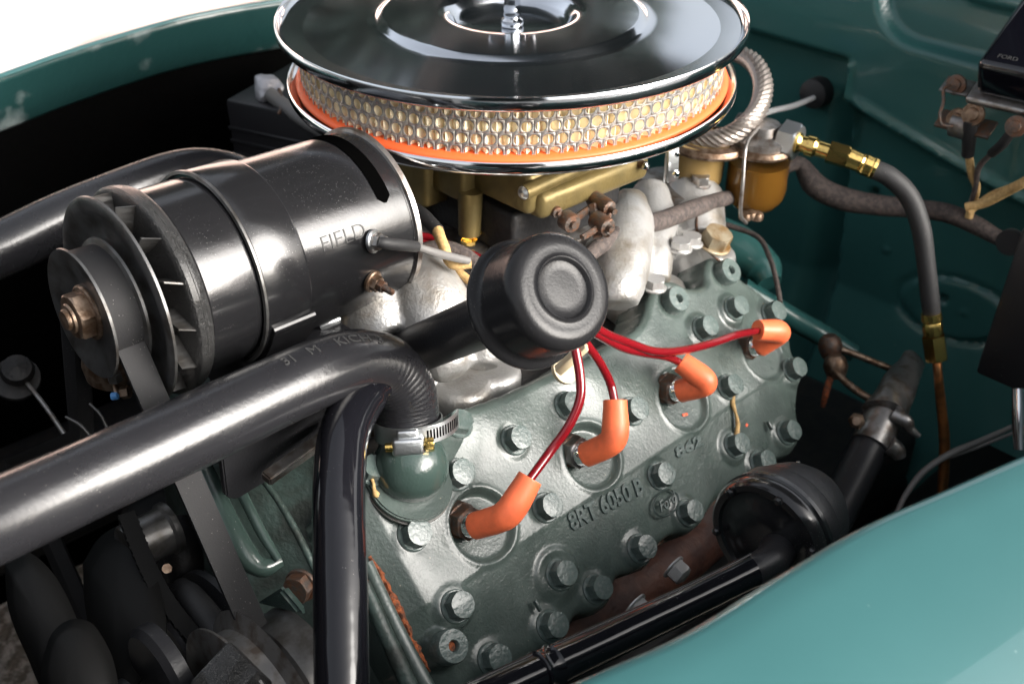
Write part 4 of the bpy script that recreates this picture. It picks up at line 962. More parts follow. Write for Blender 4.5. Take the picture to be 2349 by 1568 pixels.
for nm, pts, m in (('black_sleeve', [(925, 470, .80, 15), (965, 490, .79, 17), (1005, 530, .775, 16)], M_RUBBER),
                   ('tan_wire', [(1003, 528, .775, 14), (1018, 565, .765, 13), (1036, 605, .76, 12), (1082, 606, .76, 10)], M_TAN),
                   ('tan_wire', [(930, 572, .80, 8), (1000, 585, .79, 10), (1050, 622, .775, 10), (1095, 660, .77, 10), (1120, 690, .77, 9)], M_TAN),
                   ('black_sleeve', [(868, 555, .688, 12), (885, 558, .69, 14), (920, 562, .70, 14), (955, 566, .715, 13)], M_RUBBER),
                   ('bare_strands', [(950, 564, .715, 9), (1000, 580, .73, 10), (1040, 590, .745, 10), (1075, 598, .755, 9)], M_GREYCABLE),
                   ('grey_loom', [(880, 620, .80, 12), (940, 580, .80, 13), (1010, 565, .80, 15), (1070, 585, .80, 16), (1130, 640, .80, 16)], M_LOOM),
                   ('red_wire', [(935, 535, .83, 8), (990, 545, .83, 8), (1060, 572, .82, 8), (1120, 600, .81, 8)], M_WIRE),
                   ('red_wire', [(930, 552, .83, 8), (985, 560, .83, 8), (1060, 590, .82, 8), (1120, 620, .81, 8)], M_WIRE),
                   ('red_wire', [(935, 600, .83, 8), (990, 605, .83, 9), (1060, 630, .82, 8), (1110, 655, .81, 8)], M_WIRE)):
    tube(nm, pxpts(pts), m, gw, seg=12, n=6)
bt = thing('far_plug_boot', 'orange boot on a red cable left of the carburetor', 'spark plug lead', PX(960, 455, .93))
bt.name = 'spark_plug_lead'
tube('boot', pxpts([(944, 468, .93, 16), (952, 463, .93, 17), (985, 450, .935, 17), (990, 447, .936, 14)]), M_BOOT, bt, seg=18, n=3)
tube('cable', pxpts([(900, 480, .92, 9), (925, 474, .925, 9), (947, 466, .93, 9)]), M_WIRE, bt, seg=10, n=4)
di = thing('ignition_coil', 'blue ignition coil half hidden behind the generator', 'ignition coil', PX(930, 420, 1.02))
lathe('can', [(0, -.03), (.026, -.03), (.027, -.026), (.027, .026), (.022, .03), (0, .03)], PX(918, 415, 1.02), V((-.6, .3, .4)), M_BLUE, di, seg=32)
lathe('end_cap', [(0, .0), (.012, .0), (.012, .014), (0, .016)], PX(895, 393, 1.0), V((-.6, .3, .4)), M_ZINC, di, seg=20)
rd = tube('support_rod', pxpts([(880, 640, .77, 8), (835, 690, .765, 8), (790, 738, .76, 8)]), M_BRONZE, None, seg=10, n=4); meta(rd, 'thin rusty rod below the generator, reaching toward the hose', 'rod')
db = thing('manifold_clip', 'small zinc clip bolted by the hose bend under the generator', 'clip', PX(752, 740, .74))
vs, fs = tubegeo(pxpts([(735, 748, .74, 13), (752, 740, .74, 13), (775, 732, .745, 12)]), 14); mk('clip_barrel', vs, fs, M_ZINC, db)
box('clip_plate', PX(745, 745, .75), (E, L, U), (.024, .006, .012), M_STAIN, db, .001)
# ================================================================== SUPPORT BRACKET under the generator, black water pipe
gb = thing('generator_bracket', 'black steel generator bracket hanging below the radiator hose', 'bracket', PX(640, 1060, .72))
ebox('saddle', G.dot(E) - .03, G.dot(E) + .05, G.dot(L) - .02, G.dot(L) + .07, -.20, -.163, M_BLACK_SAT, gb, .003)
Pb0 = PX(640, 980, .69)
e_, l_, u_ = elu(Pb0)
prism('side_plate', [(-.045, -.028), (-.038, -.034), (.0, -.030), (.045, -.016), (.045, .03), (-.045, .03)], Pb0, E, U, .006, M_BLACK_SAT, gb, .001)
prism('arm', [(-.03, -.006), (.03, .006), (.03, .012), (-.03, .0)], PX(690, 1035, .685), E, U, .01, M_STEEL, gb, .001)
ebox('stand', G.dot(E) - .02, G.dot(E) + .05, G.dot(L) - .03, G.dot(L) + .04, -.25, -.19, M_BLACK_SAT, gb, .003)
box('strap_plate', PX(850, 945, .72), (V((1, 0, .1)).normalized(), V((0, 1, 0)), UP), (.008, .003, .04), M_BRONZE, gb, .0005)
wp = thing('bypass_pipe', 'mirror black bent steel pipe rising in front of the cylinder head', 'pipe', PX(780, 1560, .60))
path = catmull(pxpts([(862, 880, .680, 44), (832, 912, .670, 54), (803, 958, .657, 58), (786, 1010, .645, 59), (780, 1070, .636, 60), (777, 1150, .625, 61), (779, 1250, .613, 62), (781, 1350, .602, 63), (782, 1450, .592, 63), (784, 1560, .582, 64), (786, 1680, .572, 65)]), 10)
vs, fs = tubegeo(path, 44); mk('pipe', vs, fs, M_BLACK_HI, wp, smooth=60)
for x, y, sx_, sy_, m in ((768, 1300, 2.5, 9, M_CABLE_W), (723, 1250, 1.5, 5, M_CABLE_W), (738, 1428, 2.5, 4, M_RUST), (739, 1456, 3, 5, M_RUST)):
    i = min(range(len(path)), key=lambda q: abs(PX(0, 0, 1).x * 0 + ((path[q][0] - CAM).dot(UPV) / (path[q][0] - CAM).dot(FW)) - (784 - y) / F_PX))
    p, r = path[i]; rv = ray(x, y); dd = (p - CAM).dot(FW); C_ = CAM + rv * dd; off = (C_ - p); T = (path[min(i + 1, len(path) - 1)][0] - p).normalized(); off -= T * off.dot(T)
    k = math.sqrt(max(r * r - off.length_squared, 0)); tc_ = (CAM - p); tc_ = (tc_ - T * tc_.dot(T)).normalized(); S = p + off + tc_ * (k + .0001); nn = (S - p).normalized()
    lathe('paint_chip', [(0, .0001), (1, 0)], S, nn, m, wp, seg=10).scale = (sx_ * .00022, sy_ * .00024, 1)
# ================================================================== ENGINE FRONT (timing casting), pulleys, cooling fan
tcv = thing('front_casting', 'dark green engine front casting between belt and black pipe', 'engine casting', PX(600, 1380, .72))
def poly_px(name, pts, d_, depth, m, parent, nrm=None, bev=.002):
    N_ = nrm if nrm is not None else -E
    P0_ = PX(*pts[0], d_); X_ = (L - N_ * L.dot(N_)).normalized(); Y_ = N_.cross(X_)
    poly = []
    for x, y in pts:
        q = HIT(x, y, P0_, N_) - P0_; poly.append((q.dot(X_), q.dot(Y_)))
    return prism(name, poly, P0_ - N_ * depth, X_, Y_, depth, m, parent, bev)
poly_px('front_plate', [(440, 1075), (560, 1050), (700, 1020), (850, 1150), (880, 1300), (1000, 1568), (1040, 1700), (640, 1700), (600, 1500), (560, 1380), (500, 1250)], .725, .03, M_GREEN_DIRTY, tcv, nrm=(-E * .55 + U * .6 + L * .5).normalized())
tube('rib', pxpts([(458, 1060, .71, 24), (505, 1160, .70, 28), (555, 1260, .69, 30), (600, 1300, .69, 24), (645, 1285, .695, 16)]), M_GREEN_SM, tcv, seg=16, n=6)
tube('rib', pxpts([(520, 1062, .71, 10), (560, 1140, .70, 13), (600, 1220, .695, 13), (640, 1285, .69, 10)]), M_GREEN_SM, tcv, seg=12, n=6)
tube('rib', pxpts([(545, 1050, .715, 10), (560, 1085, .71, 10), (570, 1120, .705, 10)]), M_GREEN_SM, tcv, seg=12, n=6)
tube('flange_edge', pxpts([(590, 1080, .705, 8), (640, 1150, .70, 8), (680, 1220, .695, 9), (715, 1290, .69, 9), (740, 1350, .69, 9)]), M_GREEN_DIRTY, tcv, seg=10, n=6)
place('bolt', bolt_mesh('front_bolt', .0085, .008, M_RUSTY), PX(692, 1340, .672), tcv, quat_z((-E + L * .5 + U * .3).normalized(), .2))
tri = [(585, 1385), (640, 1350), (692, 1412)]
poly_px('gusset', tri, .69, .006, M_GREEN_SM, tcv)
# lower front edge of head/block with gasket rust seen at the corner
gsk = tube('rust_patch', pxpts([(848, 1275, .688, 4), (870, 1315, .686, 9), (890, 1350, .684, 6), (905, 1385, .682, 13), (925, 1425, .682, 11), (945, 1465, .682, 4), (962, 1500, .682, 8), (985, 1540, .682, 3)]), M_RUST, blk, seg=8, n=8, ripple=lambda t, a, i: .0022 * mnoise.noise(V((t * 22, a * 2, 0))))
tube('block_edge', pxpts([(842, 1290, .682, 14), (880, 1375, .677, 16), (930, 1480, .672, 18), (975, 1568, .668, 20), (1010, 1640, .665, 20)]), M_GREEN, blk, seg=14, n=6)
tube('block_edge', pxpts([(835, 1335, .672, 14), (870, 1420, .668, 18), (915, 1520, .664, 20), (960, 1620, .66, 22)]), M_GREEN_DIRTY, blk, seg=14, n=6)
mt = thing('engine_mount', 'black cast engine mount at the bottom beside the black pipe', 'bracket', PX(700, 1560, .66))
geos = [tubegeo(catmull(pxpts([(655, 1520, .66, 26), (690, 1500, .66, 30), (735, 1480, .66, 28)]), 4), 14), tubegeo(catmull(pxpts([(665, 1560, .65, 32), (720, 1580, .65, 36), (740, 1640, .65, 40)]), 4), 14)]
voxel(merged('casting', geos, M_BLACK_DIRTY, mt, 80), .002, 4)
wpu = thing('water_pump', 'rust stained water pump pulley where the fan belt runs off the bottom', 'water pump', PX(560, 1560, .66))
Pw = PX(588, 1640, .652)
lathe('pulley', [(.012, -.012), (.045, -.012), (.060, -.010), (.0625, -.009), (.0625, -.0075), (.054, -.003), (.054, .006), (.064, .011), (.03, .012)], Pw, E, M_STEEL, wpu, seg=64)
lathe('hub', [(0, .012), (.04, .012), (.048, .02), (.05, .04), (.03, .045)], Pw, E, M_PULLEY, wpu, seg=40)
lb = thing('lower_bracket', 'wrinkled black bracket block at the bottom edge', 'bracket', PX(540, 1560, .62))
box('block', PX(545, 1575, .615), ((E + U * .5).normalized(), (L).normalized(), (U - E * .5).normalized()), (.03, .03, .034), M_WRINKLE, lb, .002)
cr = thing('crankshaft_pulley', 'black grooved crankshaft pulley in the dark below the hose', 'pulley', PX(440, 1500, .72))
Pk = PX(455, 1530, .74); 
lathe('outer_rim', [(.03, -.020), (.058, -.020), (.060, -.017), (.056, -.010), (.050, -.008), (.050, .0), (.060, .003), (.060, .007), (.050, .010), (.05, .018), (.060, .021), (.06, .026), (.03, .026)], Pk, E, M_BLACK_SAT, cr, seg=64)
lathe('front_hub', [(0, -.050), (.012, -.050), (.014, -.046), (.014, -.03), (.022, -.026), (.024, -.02), (0, -.02)], Pk, E, M_BLACK_SAT, cr, seg=32)
lathe('hub_flange', [(0, -.012), (.030, -.012), (.034, -.008), (.034, .0), (0, .0)], PX(395, 1540, .66), E, M_BLACK_SAT, cr, seg=40)
tube('lower_hose', pxpts([(415, 1345, .74, 22), (440, 1370, .72, 30), (480, 1420, .705, 32), (530, 1490, .69, 34), (590, 1570, .68, 34)]), M_RUBBER, None, seg=20, n=7).name = 'lower_hose'
meta(bpy.data.objects['lower_hose'], 'dark smooth curved hose left of the belt in the lower engine bay', 'hose')
# cogged belt: a strip of blocks
cbelt = thing('cogged_belt', 'dark cogged belt running diagonally in the lower left gloom', 'belt', PX(380, 1320, .70))
bp_ = [p for p, r in catmull(pxpts([(290, 1175, .73, 1), (315, 1240, .72, 1), (345, 1310, .71, 1), (385, 1380, .70, 1), (440, 1450, .69, 1), (500, 1520, .68, 1)]), 4)]
vs, fs = [], []
for p in bp_:
    for a, b in ((-1, 0), (1, 0), (1, 1), (-1, 1)): vs.append(p + (E * .8 + L * .2) * (.0065 * a) - (L * .7 + U * .6) * (.004 * b))
for i in range(len(bp_) - 1):
    for k in range(4): k2 = (k + 1) % 4; fs.append((i * 4 + k, i * 4 + k2, (i + 1) * 4 + k2, (i + 1) * 4 + k))
mk('belt_strip', vs, fs, M_DEEP, cbelt)
for i in range(len(bp_) - 1):
    p = (bp_[i] + bp_[i + 1]) / 2; t = (bp_[i + 1] - bp_[i]).normalized(); s_ = E - t * E.dot(t); s_.normalize()
    box('cog', p + s_.cross(t) * .0015, (t, s_, t.cross(s_)), ((bp_[i + 1] - bp_[i]).length * .5, .0125, .0022), M_DEEP, cbelt, .0008, 1)
p2 = thing('pump_shaft', 'bright machined shaft collar in the dark behind the cogged belt', 'shaft', PX(345, 1240, .74))
lathe('collar', [(0, -.018), (.0155, -.018), (.017, -.016), (.017, .010), (.019, .012), (.019, .016), (0, .016)], PX(345, 1232, .745), E, M_PULLEY, p2, seg=40)
place('brass_bolt', bolt_mesh('brass_bolt', .0032, .004, M_BRONZE, washer=False), PX(383, 1303, .715), p2, quat_z((CAM - PX(383, 1303, .715)).normalized()))
tube('rear_tube', pxpts([(400, 1200, .79, 40), (420, 1270, .78, 44), (430, 1350, .78, 40)]), M_BLACK_DIRTY, p2, seg=24, n=5)
# adjuster under the generator pulley
adj = thing('generator_adjuster', 'small aged adjuster bolt with a blue tip below the generator pulley', 'bolt', PX(265, 890, .68))
lathe('cup', [(0, -.012), (.016, -.010), (.020, .0), (.020, .012), (0, .014)], PX(262, 840, .70), (UP + E * .3), M_BRONZE, adj, seg=24)
tube('stud', pxpts([(265, 850, .69, 8), (265, 885, .685, 7), (272, 905, .68, 8)]), M_BRONZE, adj, seg=10, n=3)
place('nut', bolt_mesh('adj_nut', .0042, .006, M_STEEL, washer=False), PX(265, 872, .68), adj, quat_z(UP))
place('nut', bolt_mesh('adj_nut2', .0040, .005, M_BRONZE, washer=False), PX(280, 900, .68), adj, quat_z(V((1, 0, .2))))
lathe('blue_tip', [(0, -.003), (.0025, -.002), (.0025, .002), (0, .003)], PX(264, 908, .68), V((1, 0, .2)), mat('blue_cap', (.10, .30, .65), .4), adj, seg=12)
# left brace with knob in the dark
rr_ = thing('radiator_brace', 'thin dark brace rod with a dusty knob at the far left', 'rod', PX(80, 950, .85))
tube('rod', pxpts([(55, 870, .86, 5), (110, 940, .85, 6), (170, 1030, .84, 6)]), M_STEEL, rr_, seg=8, n=4)
lathe('knob', [(0, -.010), (.010, -.009), (.013, 0), (.011, .007), (0, .011)], PX(40, 850, .86), V((.3, -.5, .8)), M_BLACK_DIRTY, rr_, seg=20)
lathe('collar', [(0, -.004), (.018, -.003), (.018, .002), (0, .005)], PX(38, 868, .87), V((.3, -.5, .8)), M_BLACK_DIRTY, rr_, seg=20)
tube('thin_rod', pxpts([(150, 955, .70, 3), (185, 975, .70, 4), (215, 1010, .70, 4)]), M_PULLEY, rr_, seg=8, n=4)
tube('thin_rod', pxpts([(205, 925, .70, 3), (230, 950, .70, 4), (245, 980, .70, 4)]), M_PULLEY, rr_, seg=8, n=4)
# cooling fan
cf = thing('cooling_fan', 'dark paddle bladed cooling fan in the lower left corner', 'fan', PX(200, 1560, .62))
def blade(pts, d_, dd, m):
    # outline of a paddle, its far edge deeper: curved sheet
    c = V((sum(p[0] for p in pts) / len(pts), sum(p[1] for p in pts) / len(pts), 0)); vs, fs = [], []
    n = len(pts); P0_ = PX(c.x, c.y, d_)
    N_ = (-FW * .7 - L * .3 + UP * .6).normalized(); N_ = (N_ + V((dd, 0, 0))).normalized()
    rings = [1, .66, .33]
    for r in rings:
        for x, y in pts:
            q = HIT(c.x + (x - c.x) * r, c.y + (y - c.y) * r, P0_, N_); vs.append(q + N_ * (.010 * (1 - r * r)))
    vs.append(P0_ + N_ * .010)
    for k in range(len(rings) - 1):
        for i in range(n): j = (i + 1) % n; fs.append((k * n + i, k * n + j, (k + 1) * n + j, (k + 1) * n + i))
    for i in range(n): fs.append(((len(rings) - 1) * n + i, (len(rings) - 1) * n + (i + 1) % n, len(vs) - 1))
    o = mk('fan_blade', vs, fs, m, cf, smooth=60); o.modifiers.new('t', 'SOLIDIFY').thickness = .0025
def ell(pts): return [tuple(p)[:2] for p, r in catmull([(V((x, y, 0)), 0) for x, y in pts + [pts[0]]], 5)][:-1]
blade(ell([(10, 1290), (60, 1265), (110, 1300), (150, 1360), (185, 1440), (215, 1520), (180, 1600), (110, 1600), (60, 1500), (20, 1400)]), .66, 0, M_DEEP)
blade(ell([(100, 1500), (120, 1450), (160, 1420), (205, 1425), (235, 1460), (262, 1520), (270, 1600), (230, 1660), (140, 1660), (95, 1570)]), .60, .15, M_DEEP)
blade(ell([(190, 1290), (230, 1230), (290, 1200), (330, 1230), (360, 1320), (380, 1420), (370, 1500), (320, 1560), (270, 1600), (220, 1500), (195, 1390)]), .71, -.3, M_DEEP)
lathe('hub', [(0, -.02), (.02, -.02), (.025, 0), (.025, .02), (0, .02)], PX(250, 1680, .66), E, M_BLACK_SAT, cf, seg=32)
# radiator and splash pan keep the light out of the bay
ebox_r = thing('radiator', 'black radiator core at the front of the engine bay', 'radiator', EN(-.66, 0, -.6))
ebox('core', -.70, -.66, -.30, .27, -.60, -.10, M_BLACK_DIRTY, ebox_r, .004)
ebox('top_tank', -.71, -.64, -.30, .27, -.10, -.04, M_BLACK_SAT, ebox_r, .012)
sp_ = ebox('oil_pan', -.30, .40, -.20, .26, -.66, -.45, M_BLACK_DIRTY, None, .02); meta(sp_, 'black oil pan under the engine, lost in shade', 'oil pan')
infill_ = ebox('dark_infill', .25, .40, -.30, .27, -.70, -.50, M_DEEP, None, .03); meta(infill_, 'added black box standing in for shade below the steering column', 'infill')  # added dark box: hides the ground and stands in for shade
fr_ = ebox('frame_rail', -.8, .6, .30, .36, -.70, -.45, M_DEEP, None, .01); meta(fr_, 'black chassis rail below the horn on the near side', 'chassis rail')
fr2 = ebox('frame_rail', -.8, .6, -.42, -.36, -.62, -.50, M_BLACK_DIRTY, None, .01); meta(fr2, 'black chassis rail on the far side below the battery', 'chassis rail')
# exhaust manifold seen under the head edge
em = thing('exhaust_manifold', 'brown rusty exhaust manifold below the lower edge of the head', 'exhaust manifold', hd_(.15, -.12, -.07))
geos = [tubegeo(catmull([(hd_(-.02, -.118, -.075), .024), (hd_(.10, -.122, -.072), .026), (hd_(.22, -.124, -.072), .026), (hd_(.34, -.12, -.08), .026)], 6), 18)]
for e_ in (.02, .13, .25): geos.append(tubegeo([(hd_(e_, -.122, -.070), .024), (hd_(e_, -.085, -.070), .022)], 14))
voxel(merged('casting', geos, M_BROWN, em, 80), .003, 4)
eb = bolt_mesh('exhaust_nut', .0078, .009, M_ALU, dome=.2)
for x, y, d_ in ((1543, 1298, .80), (1455, 1385, .765), (1815, 1078, .90)): place('nut', eb, PX(x, y, d_), em, quat_z((-HV + HN * .6).normalized()))
# ================================================================== TRUMPET HORN
hr_ = thing('trumpet_horn', 'black trumpet horn with long tube along the near fender', 'horn', PX(1757, 1228, .72))
Ph = PX(1760, 1232, .70); RH = .0415
lathe('sound_disc', [(0, -.006), (.012, -.006), (.024, -.0045), (.028, -.0025), (.033, -.0025), (.0345, -.0045), (.0385, -.0048), (.0405, -.003), (.0415, .0), (.0415, .004), (.041, .0055), (.0425, .0065), (.0422, .010), (.041, .011)], Ph, E, M_BLACK, hr_, seg=64)
lathe('motor_cover', [(.041, .0105), (.0405, .022), (.0395, .0235), (.0385, .024), (.0370, .032), (.0330, .044), (.026, .054), (.014, .060), (0, .061)], Ph, E, M_BLACK_SAT, hr_, seg=64)
hs_ = bolt_mesh('rim_screw', .0030, .002, M_BLACK, washer=False, dome=.5)
for k in range(6):
    a = k * math.pi / 3 + .4; place('screw', hs_, Ph + (L * math.cos(a) + U * math.sin(a)) * .0365 - E * .0045, hr_, quat_z(-E))
hp = catmull(pxpts([(1000, 1655, .53, 47), (1130, 1592, .55, 46), (1270, 1527, .575, 44), (1400, 1466, .60, 41), (1568, 1387, .63, 37), (1680, 1332, .65, 36), (1735, 1305, .66, 37)]), 8)
vs, fs = tubegeo(hp, 36); mk('trumpet_tube', vs, fs, M_BLACK_HI, hr_, smooth=60)
tube('elbow', [(hp[-3][0], hp[-1][1] * .98), (hp[-1][0], hp[-1][1]), (PX(1768, 1285, .672), .0105), (PX(1785, 1262, .69), .012), (PX(1795, 1248, .705), .014)], M_BLACK_SAT, hr_, seg=28, n=6)
# rolled seam along the tube and the clamp strap
tube('tube_seam', [(p + (UPV * .9 - V((1, 0, 0)) * .35).normalized() * (r * 1.0), .0011) for p, r in hp[::4]], M_BLACK_HI, hr_, seg=8, n=3)
tube('tube_seam', [(p + (-UPV * .9 + V((1, 0, 0)) * .42).normalized() * (r * 1.0), .0013) for p, r in hp[::4]], M_BLACK_HI, hr_, seg=8, n=3)
i = 15; p, r = hp[i]; T = (hp[i + 1][0] - hp[i - 1][0]).normalized()
lathe('clamp_strap', [(r - .001, -.006), (r + .0012, -.0058), (r + .0018, -.005), (r + .0012, -.004), (r + .0004, 0), (r + .0012, .004), (r + .0018, .005), (r - .001, .006)], p, T, M_BLACK_HI, hr_, seg=40)
# ================================================================== STEERING / SHIFT PARTS, right side
sc_ = thing('steering_column', 'dark steering column tube with a steel clamp collar', 'steering column', PX(1950, 1120, 1.0))
tube('column_tube', pxpts([(1860, 1290, .92, 46), (1905, 1200, .95, 45), (1965, 1080, .985, 44), (2000, 1010, 1.0, 42)]), M_BLACK_SAT, sc_, seg=32, n=5)
geos = [tubegeo(pxpts([(1995, 1022, .995, 45), (2035, 942, 1.01, 44)]), 28)]
mk('steel_collar', geos[0][0], geos[0][1], M_STEEL, sc_)
tube('upper_casting', pxpts([(2030, 950, 1.0, 50), (2050, 905, 1.015, 42), (2078, 860, 1.04, 34), (2090, 830, 1.06, 28)]), M_STEEL, sc_, seg=20, n=5, ripple=lambda t, a, i: .0014 * math.sin(a * 3 + t * 9))
tube('clamp_ear', pxpts([(2050, 950, .99, 18), (2078, 965, .985, 16), (2090, 985, .985, 10), (2108, 1000, .985, 7)]), M_STEEL, sc_, seg=12, n=4)
tube('clamp_ear', pxpts([(2040, 1020, .985, 22), (2058, 1035, .985, 20), (2065, 1050, .985, 14)]), M_STEEL, sc_, seg=12, n=3)
place('ball_stud', bolt_mesh('ball_stud', .007, .008, M_BRONZE, washer=False, dome=.4), PX(1965, 965, .99), sc_, quat_z((CAM - PX(1965, 965, .99)).normalized()))
sl_ = thing('shift_linkage', 'brown rusted shift rods and ball joints beside the steering column', 'linkage', PX(1930, 850, 1.05))
tube('rod', pxpts([(1905, 795, 1.06, 8), (1950, 808, 1.06, 8), (2010, 832, 1.06, 8), (2075, 858, 1.06, 8)]), M_BRONZE, sl_, seg=10, n=4)
tube('rod', pxpts([(1915, 850, 1.04, 8), (1945, 880, 1.03, 9), (1980, 905, 1.02, 9), (2020, 925, 1.01, 9)]), M_BRONZE, sl_, seg=10, n=4)
for x, y, d_, m in ((1905, 795, 1.06, M_RUSTY), (1917, 840, 1.05, M_BRONZE)):
    lathe('ball_joint', [(0, -.012), (.009, -.010), (.012, 0), (.010, .008), (.006, .012), (0, .012)], PX(x, y, d_), (U - L * .3), m, sl_, seg=20)
tube('rusty_arm', pxpts([(1905, 865, 1.05, 8), (1895, 900, 1.05, 8), (1888, 930, 1.06, 6)]), M_RUST, sl_, seg=10, n=4)
gc = thing('ground_cable', 'grey cables curving low across the right side of the bay', 'cable', PX(2150, 1080, .98))
tube('cable', pxpts([(2330, 975, 1.0, 6), (2250, 1010, 1.0, 7), (2180, 1040, .99, 8), (2120, 1080, .985, 8), (2080, 1130, .98, 7), (2055, 1180, .97, 6)]), M_GREYCABLE, gc, seg=10, n=6)
tube('cable', pxpts([(2330, 990, 1.0, 4), (2250, 1022, 1.0, 4), (2180, 1048, 1.0, 4)]), M_GREYCABLE, gc, seg=8, n=5)
bk = thing('heater_box', 'black sheet metal channel at the right edge of the bay', 'duct', PX(2335, 700, .98))
geos = bgeo(PX(2400, 705, .97), ((L * .6 - E * .8).normalized(), (L * .8 + E * .6).normalized(), U), (.05, .06, .18))
box('channel', PX(2392, 705, .97), (L, E, U), (.062, .05, .150), M_BLACK_SAT, bk, .004)
place('screw', bolt_mesh('big_screw', .0065, .002, M_CHROME2, washer=False, dome=.5), PX(2302, 740, .985), bk, quat_z(-E))
tube('chrome_tube', pxpts([(2338, 890, .96, 16), (2340, 960, .96, 18), (2342, 1030, .96, 16)]), M_CHROME2, bk, seg=16, n=4)
lathe('loom_clamp', [(0, -.004), (.012, -.004), (.012, .004), (0, .004)], PX(2318, 555, .99), -E, M_RUBBER, bk, seg=20)
# brake line over the head rear
br = tube('vacuum_line', pxpts([(1620, 508, 1.06, 8), (1680, 520, 1.06, 7), (1740, 545, 1.05, 6), (1765, 590, 1.03, 6), (1780, 640, 1.0, 6), (1790, 695, .97, 6)]), M_LOOM, None, seg=10, n=6); meta(br, 'thin dark line bending down to the rear head bolt', 'pipe')
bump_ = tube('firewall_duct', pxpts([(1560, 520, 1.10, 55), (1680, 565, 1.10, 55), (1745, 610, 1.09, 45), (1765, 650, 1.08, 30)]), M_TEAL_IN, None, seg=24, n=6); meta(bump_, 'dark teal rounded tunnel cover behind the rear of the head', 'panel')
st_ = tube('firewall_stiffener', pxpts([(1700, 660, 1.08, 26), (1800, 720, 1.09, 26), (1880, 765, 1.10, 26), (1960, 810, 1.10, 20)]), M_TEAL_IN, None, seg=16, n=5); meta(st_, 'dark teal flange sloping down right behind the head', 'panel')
# ================================================================== BATTERY
ba = thing('battery', 'black battery with cable clamp in the dark behind the generator', 'battery', PX(620, 330, 1.28))
BX = (V((.90, -.42, 0))).normalized(); BY = V((.42, .90, 0)).normalized()
Pq = PX(515, 228, 1.10)
bc = Pq + BX * .10 + BY * .065 - UP * .09
box('case', bc, (BX, BY, UP), (.20, .13, .18), M_BATT, ba, .004)
for k in range(7): box('case_rib', bc - BY * .0655 + UP * (.06 - k * .014) , (BX, BY, UP), (.2, .003, .004), M_BATT, ba, .001, 1)
tm = PX(615, 205, 1.09)
geos = []
for x, y, r in ((598, 180, 20), (612, 190, 24), (622, 180, 18), (608, 205, 24), (600, 222, 17), (630, 215, 18), (598, 200, 20), (640, 195, 14)): geos.append(tubegeo(pxpts([(x - 5, y, 1.10, r * .8), (x + 9, y + 6, 1.09, r * .6)]), 8))
clp = thing('battery_terminal', 'pale corroded battery cable clamp on the black battery', 'cable clamp', tm)
voxel(merged('lead_clamp', geos, M_LEAD, clp, 80), .0035, 2)
tube('battery_cable', pxpts([(618, 215, 1.09, 17), (650, 240, 1.085, 16), (700, 278, 1.07, 16), (760, 310, 1.06, 16), (820, 330, 1.05, 16)]), M_GREYCABLE, clp, seg=14, n=5)
tube('clamp_bolt', pxpts([(640, 205, 1.09, 5), (648, 240, 1.08, 5), (640, 262, 1.08, 5)]), M_RUSTY, clp, seg=8, n=3)
# orange crayon marks and casting details on the head
for x, y, a, ln in ((1573, 950, -.25, .0058), (1272, 925, 1.0, .007), (1712, 975, .3, .003)):
    e_, v_ = hpx(x, y, -.004); i = int(np.argmin(np.abs(vv - v_))); j = int(np.argmin(np.abs(es - e_)))
    box('crayon_mark', hd_(e_, v_, float(H[i, j]) + .0002), (E * math.cos(a) + HV * math.sin(a), -E * math.sin(a) + HV * math.cos(a), HN), (ln, .0022, .0008), M_ORSCR, head, .0003)
tube('rust_streak', [(hd_(*hpx(1680, 905), .0016), .0014), (hd_(*hpx(1678, 925), .0014), .0020), (hd_(*hpx(1686, 950), .0012), .0012), (hd_(*hpx(1690, 975), .0014), .0018), (hd_(*hpx(1687, 1005), .0014), .0022), (hd_(*hpx(1700, 1030), .001), .0014)], M_TAN, head, seg=8, n=4)
# ================================================================== BACKDROP reflected in the chrome
wall = thing('building', 'low salmon walled building across the forecourt', 'building', (-3, 12, GZ))
BXW = V((.87, .5, 0)); BYW = V((-.5, .87, 0))
box('wall', V((-3, 12, GZ + 1.3)), (BXW, BYW, UP), (26, .5, 2.6), M_SALMON, wall, 0)
box('roof', V((-3, 12, GZ + 2.66)), (BXW, BYW, UP), (26.6, 1.2, .12), M_PAVE, wall, 0)
kb = mk('kerb', [HIT(x, y, V((0, 0, GZ + h)), UP) for h in (.004, .03) for x, y in ((170, 104), (420, 34), (660, -14), (660, -90), (500, -40), (350, 25))], [(0, 1, 2, 3, 4, 5), (11, 10, 9, 8, 7, 6)] + [(i, (i + 1) % 6, (i + 1) % 6 + 6, i + 6) for i in range(6)], M_SALMON, None); meta(kb, 'salmon painted kerb on the bright ground beyond the far fender', 'kerb')
geos = []; rng = random.Random(5)
vs, fs = [], []
for i in range(14000):
    x = rng.uniform(-24, 3.0); z = rng.uniform(-.5, 14) ; y = 20 + rng.uniform(-3, 3)
    if z > 11.5 + 2.0 * mnoise.noise(V((x * .25, 3, 0))) + 1.5 * mnoise.noise(V((x * .9, 7, 0))): continue
    c = V((x, y, z)); a = V((rng.uniform(-1, 1), rng.uniform(-1, 1), rng.uniform(-1, 1))).normalized(); b = a.orthogonal().normalized(); s = rng.uniform(.3, .7)
    k = len(vs); vs += [c - a * s, c + b * s * .5, c + a * s, c - b * s * .5]; fs.append((k, k + 1, k + 2, k + 3))
tr = mk('offscreen_trees', vs, fs, M_TREE, smooth=0); meta(tr, 'dark belt of trees behind the salmon building', 'trees', kind='stuff')

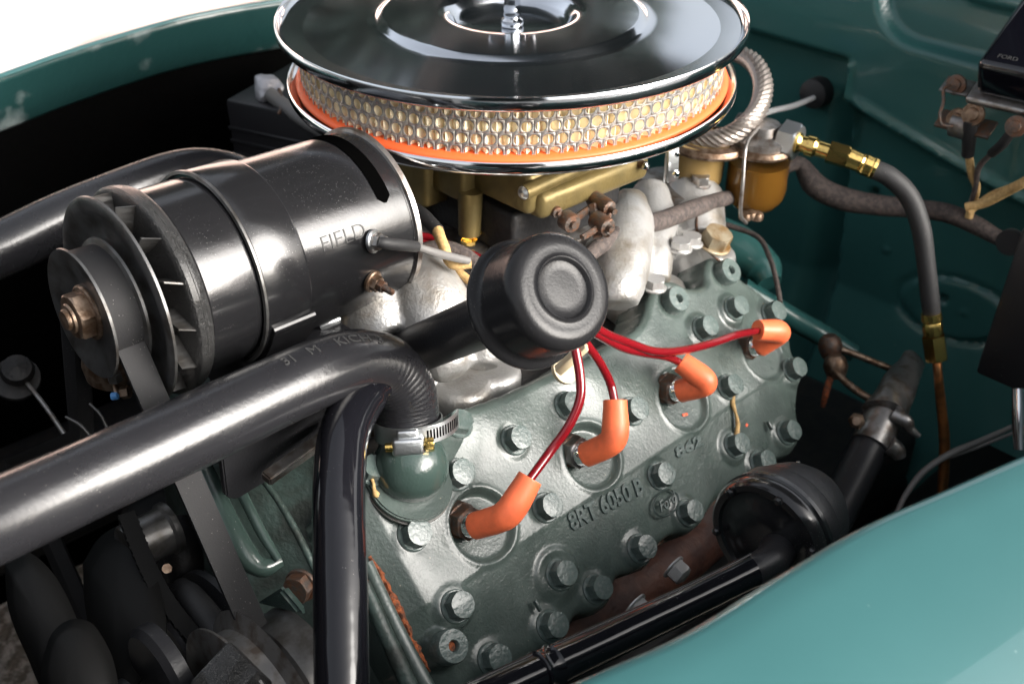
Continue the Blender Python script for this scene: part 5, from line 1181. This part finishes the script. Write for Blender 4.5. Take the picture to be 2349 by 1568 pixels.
vs, fs = [], []
for i in range(6000):
    t = rng.uniform(0, 1)
    if t < 2: x = rng.uniform(-5, 4); y = -16 + rng.uniform(-2, 2)
    else: x = -17 + rng.uniform(-2, 2); y = rng.uniform(-16, 4)
    z = rng.uniform(-.6, 13)
    if z > 10.5 + 2.0 * mnoise.noise(V((x * .3, y * .3, 0))) + 1.5 * mnoise.noise(V((x * .9, y * .9, 5))): continue
    c = V((x, y, z)); a = V((rng.uniform(-1, 1), rng.uniform(-1, 1), rng.uniform(-1, 1))).normalized(); b = a.orthogonal().normalized(); s = rng.uniform(.35, .75)
    k = len(vs); vs += [c - a * s, c + b * s * .5, c + a * s, c - b * s * .5]; fs.append((k, k + 1, k + 2, k + 3))
sky_block = mk('offscreen_trees', vs, fs, M_TREE, smooth=0); meta(sky_block, 'added unseen belt of dark leaves blocking the sky behind the camera', 'trees', kind='stuff')  # unseen foliage added to block sky behind the camera and deepen the blacks

# ================================================================== sub-parts
def wmat(o):
    m = Matrix.Translation(WL[o])
    if o.rotation_mode == 'QUATERNION': m = m @ o.rotation_quaternion.to_matrix().to_4x4()
    return m
def under(child_stem, parent_stem):
    stem = lambda o: o.name.split('.')[0]
    for top in list(COL.objects):
        if top.parent is not None: continue
        kids = [c for c in COL.objects if c.parent == top]; ps = [c for c in kids if stem(c) == parent_stem]
        if not ps: continue
        for c in kids:
            if stem(c) == child_stem and c not in ps:
                p = min(ps, key=lambda q: (WL[q] - WL[c]).length)
                c.parent = p; c.matrix_parent_inverse = wmat(p).inverted(); c.location = WL[c]
for a, b in (('fan_blade', 'fan_disc'), ('pulley_nut', 'pulley'), ('lock_washer', 'pulley'), ('terminal_nut', 'terminal_stud'), ('terminal_washer', 'terminal_stud'),
             ('boot_rib', 'boot'), ('screw_head', 'worm_screw'), ('slot', 'band_tail'), ('rust_core', 'core_plug'), ('emblem_script', 'oval_emblem'),
             ('plug', 'shaft_boss'), ('stamped_letters', 'body'), ('moulded_letters', 'rubber_tube'), ('painted_letters', 'cover'), ('paint_chip', 'pipe'),
             ('tube_seam', 'trumpet_tube'), ('clamp_strap', 'trumpet_tube'), ('wing', 'nut_body'), ('cog', 'belt_strip'), ('brace', 'hood_panel'),
             ('lug_seam', 'clamp_lug'), ('strap_edge', 'strap'), ('case_rib', 'case'), ('bowl_rim', 'glass_bowl'), ('sediment', 'glass_bowl'), ('gasket', 'tray'),
             ('cup_rim', 'cup'), ('flange_edge', 'front_plate'), ('brass_nut', 'brass_ferrule')):
    under(a, b)
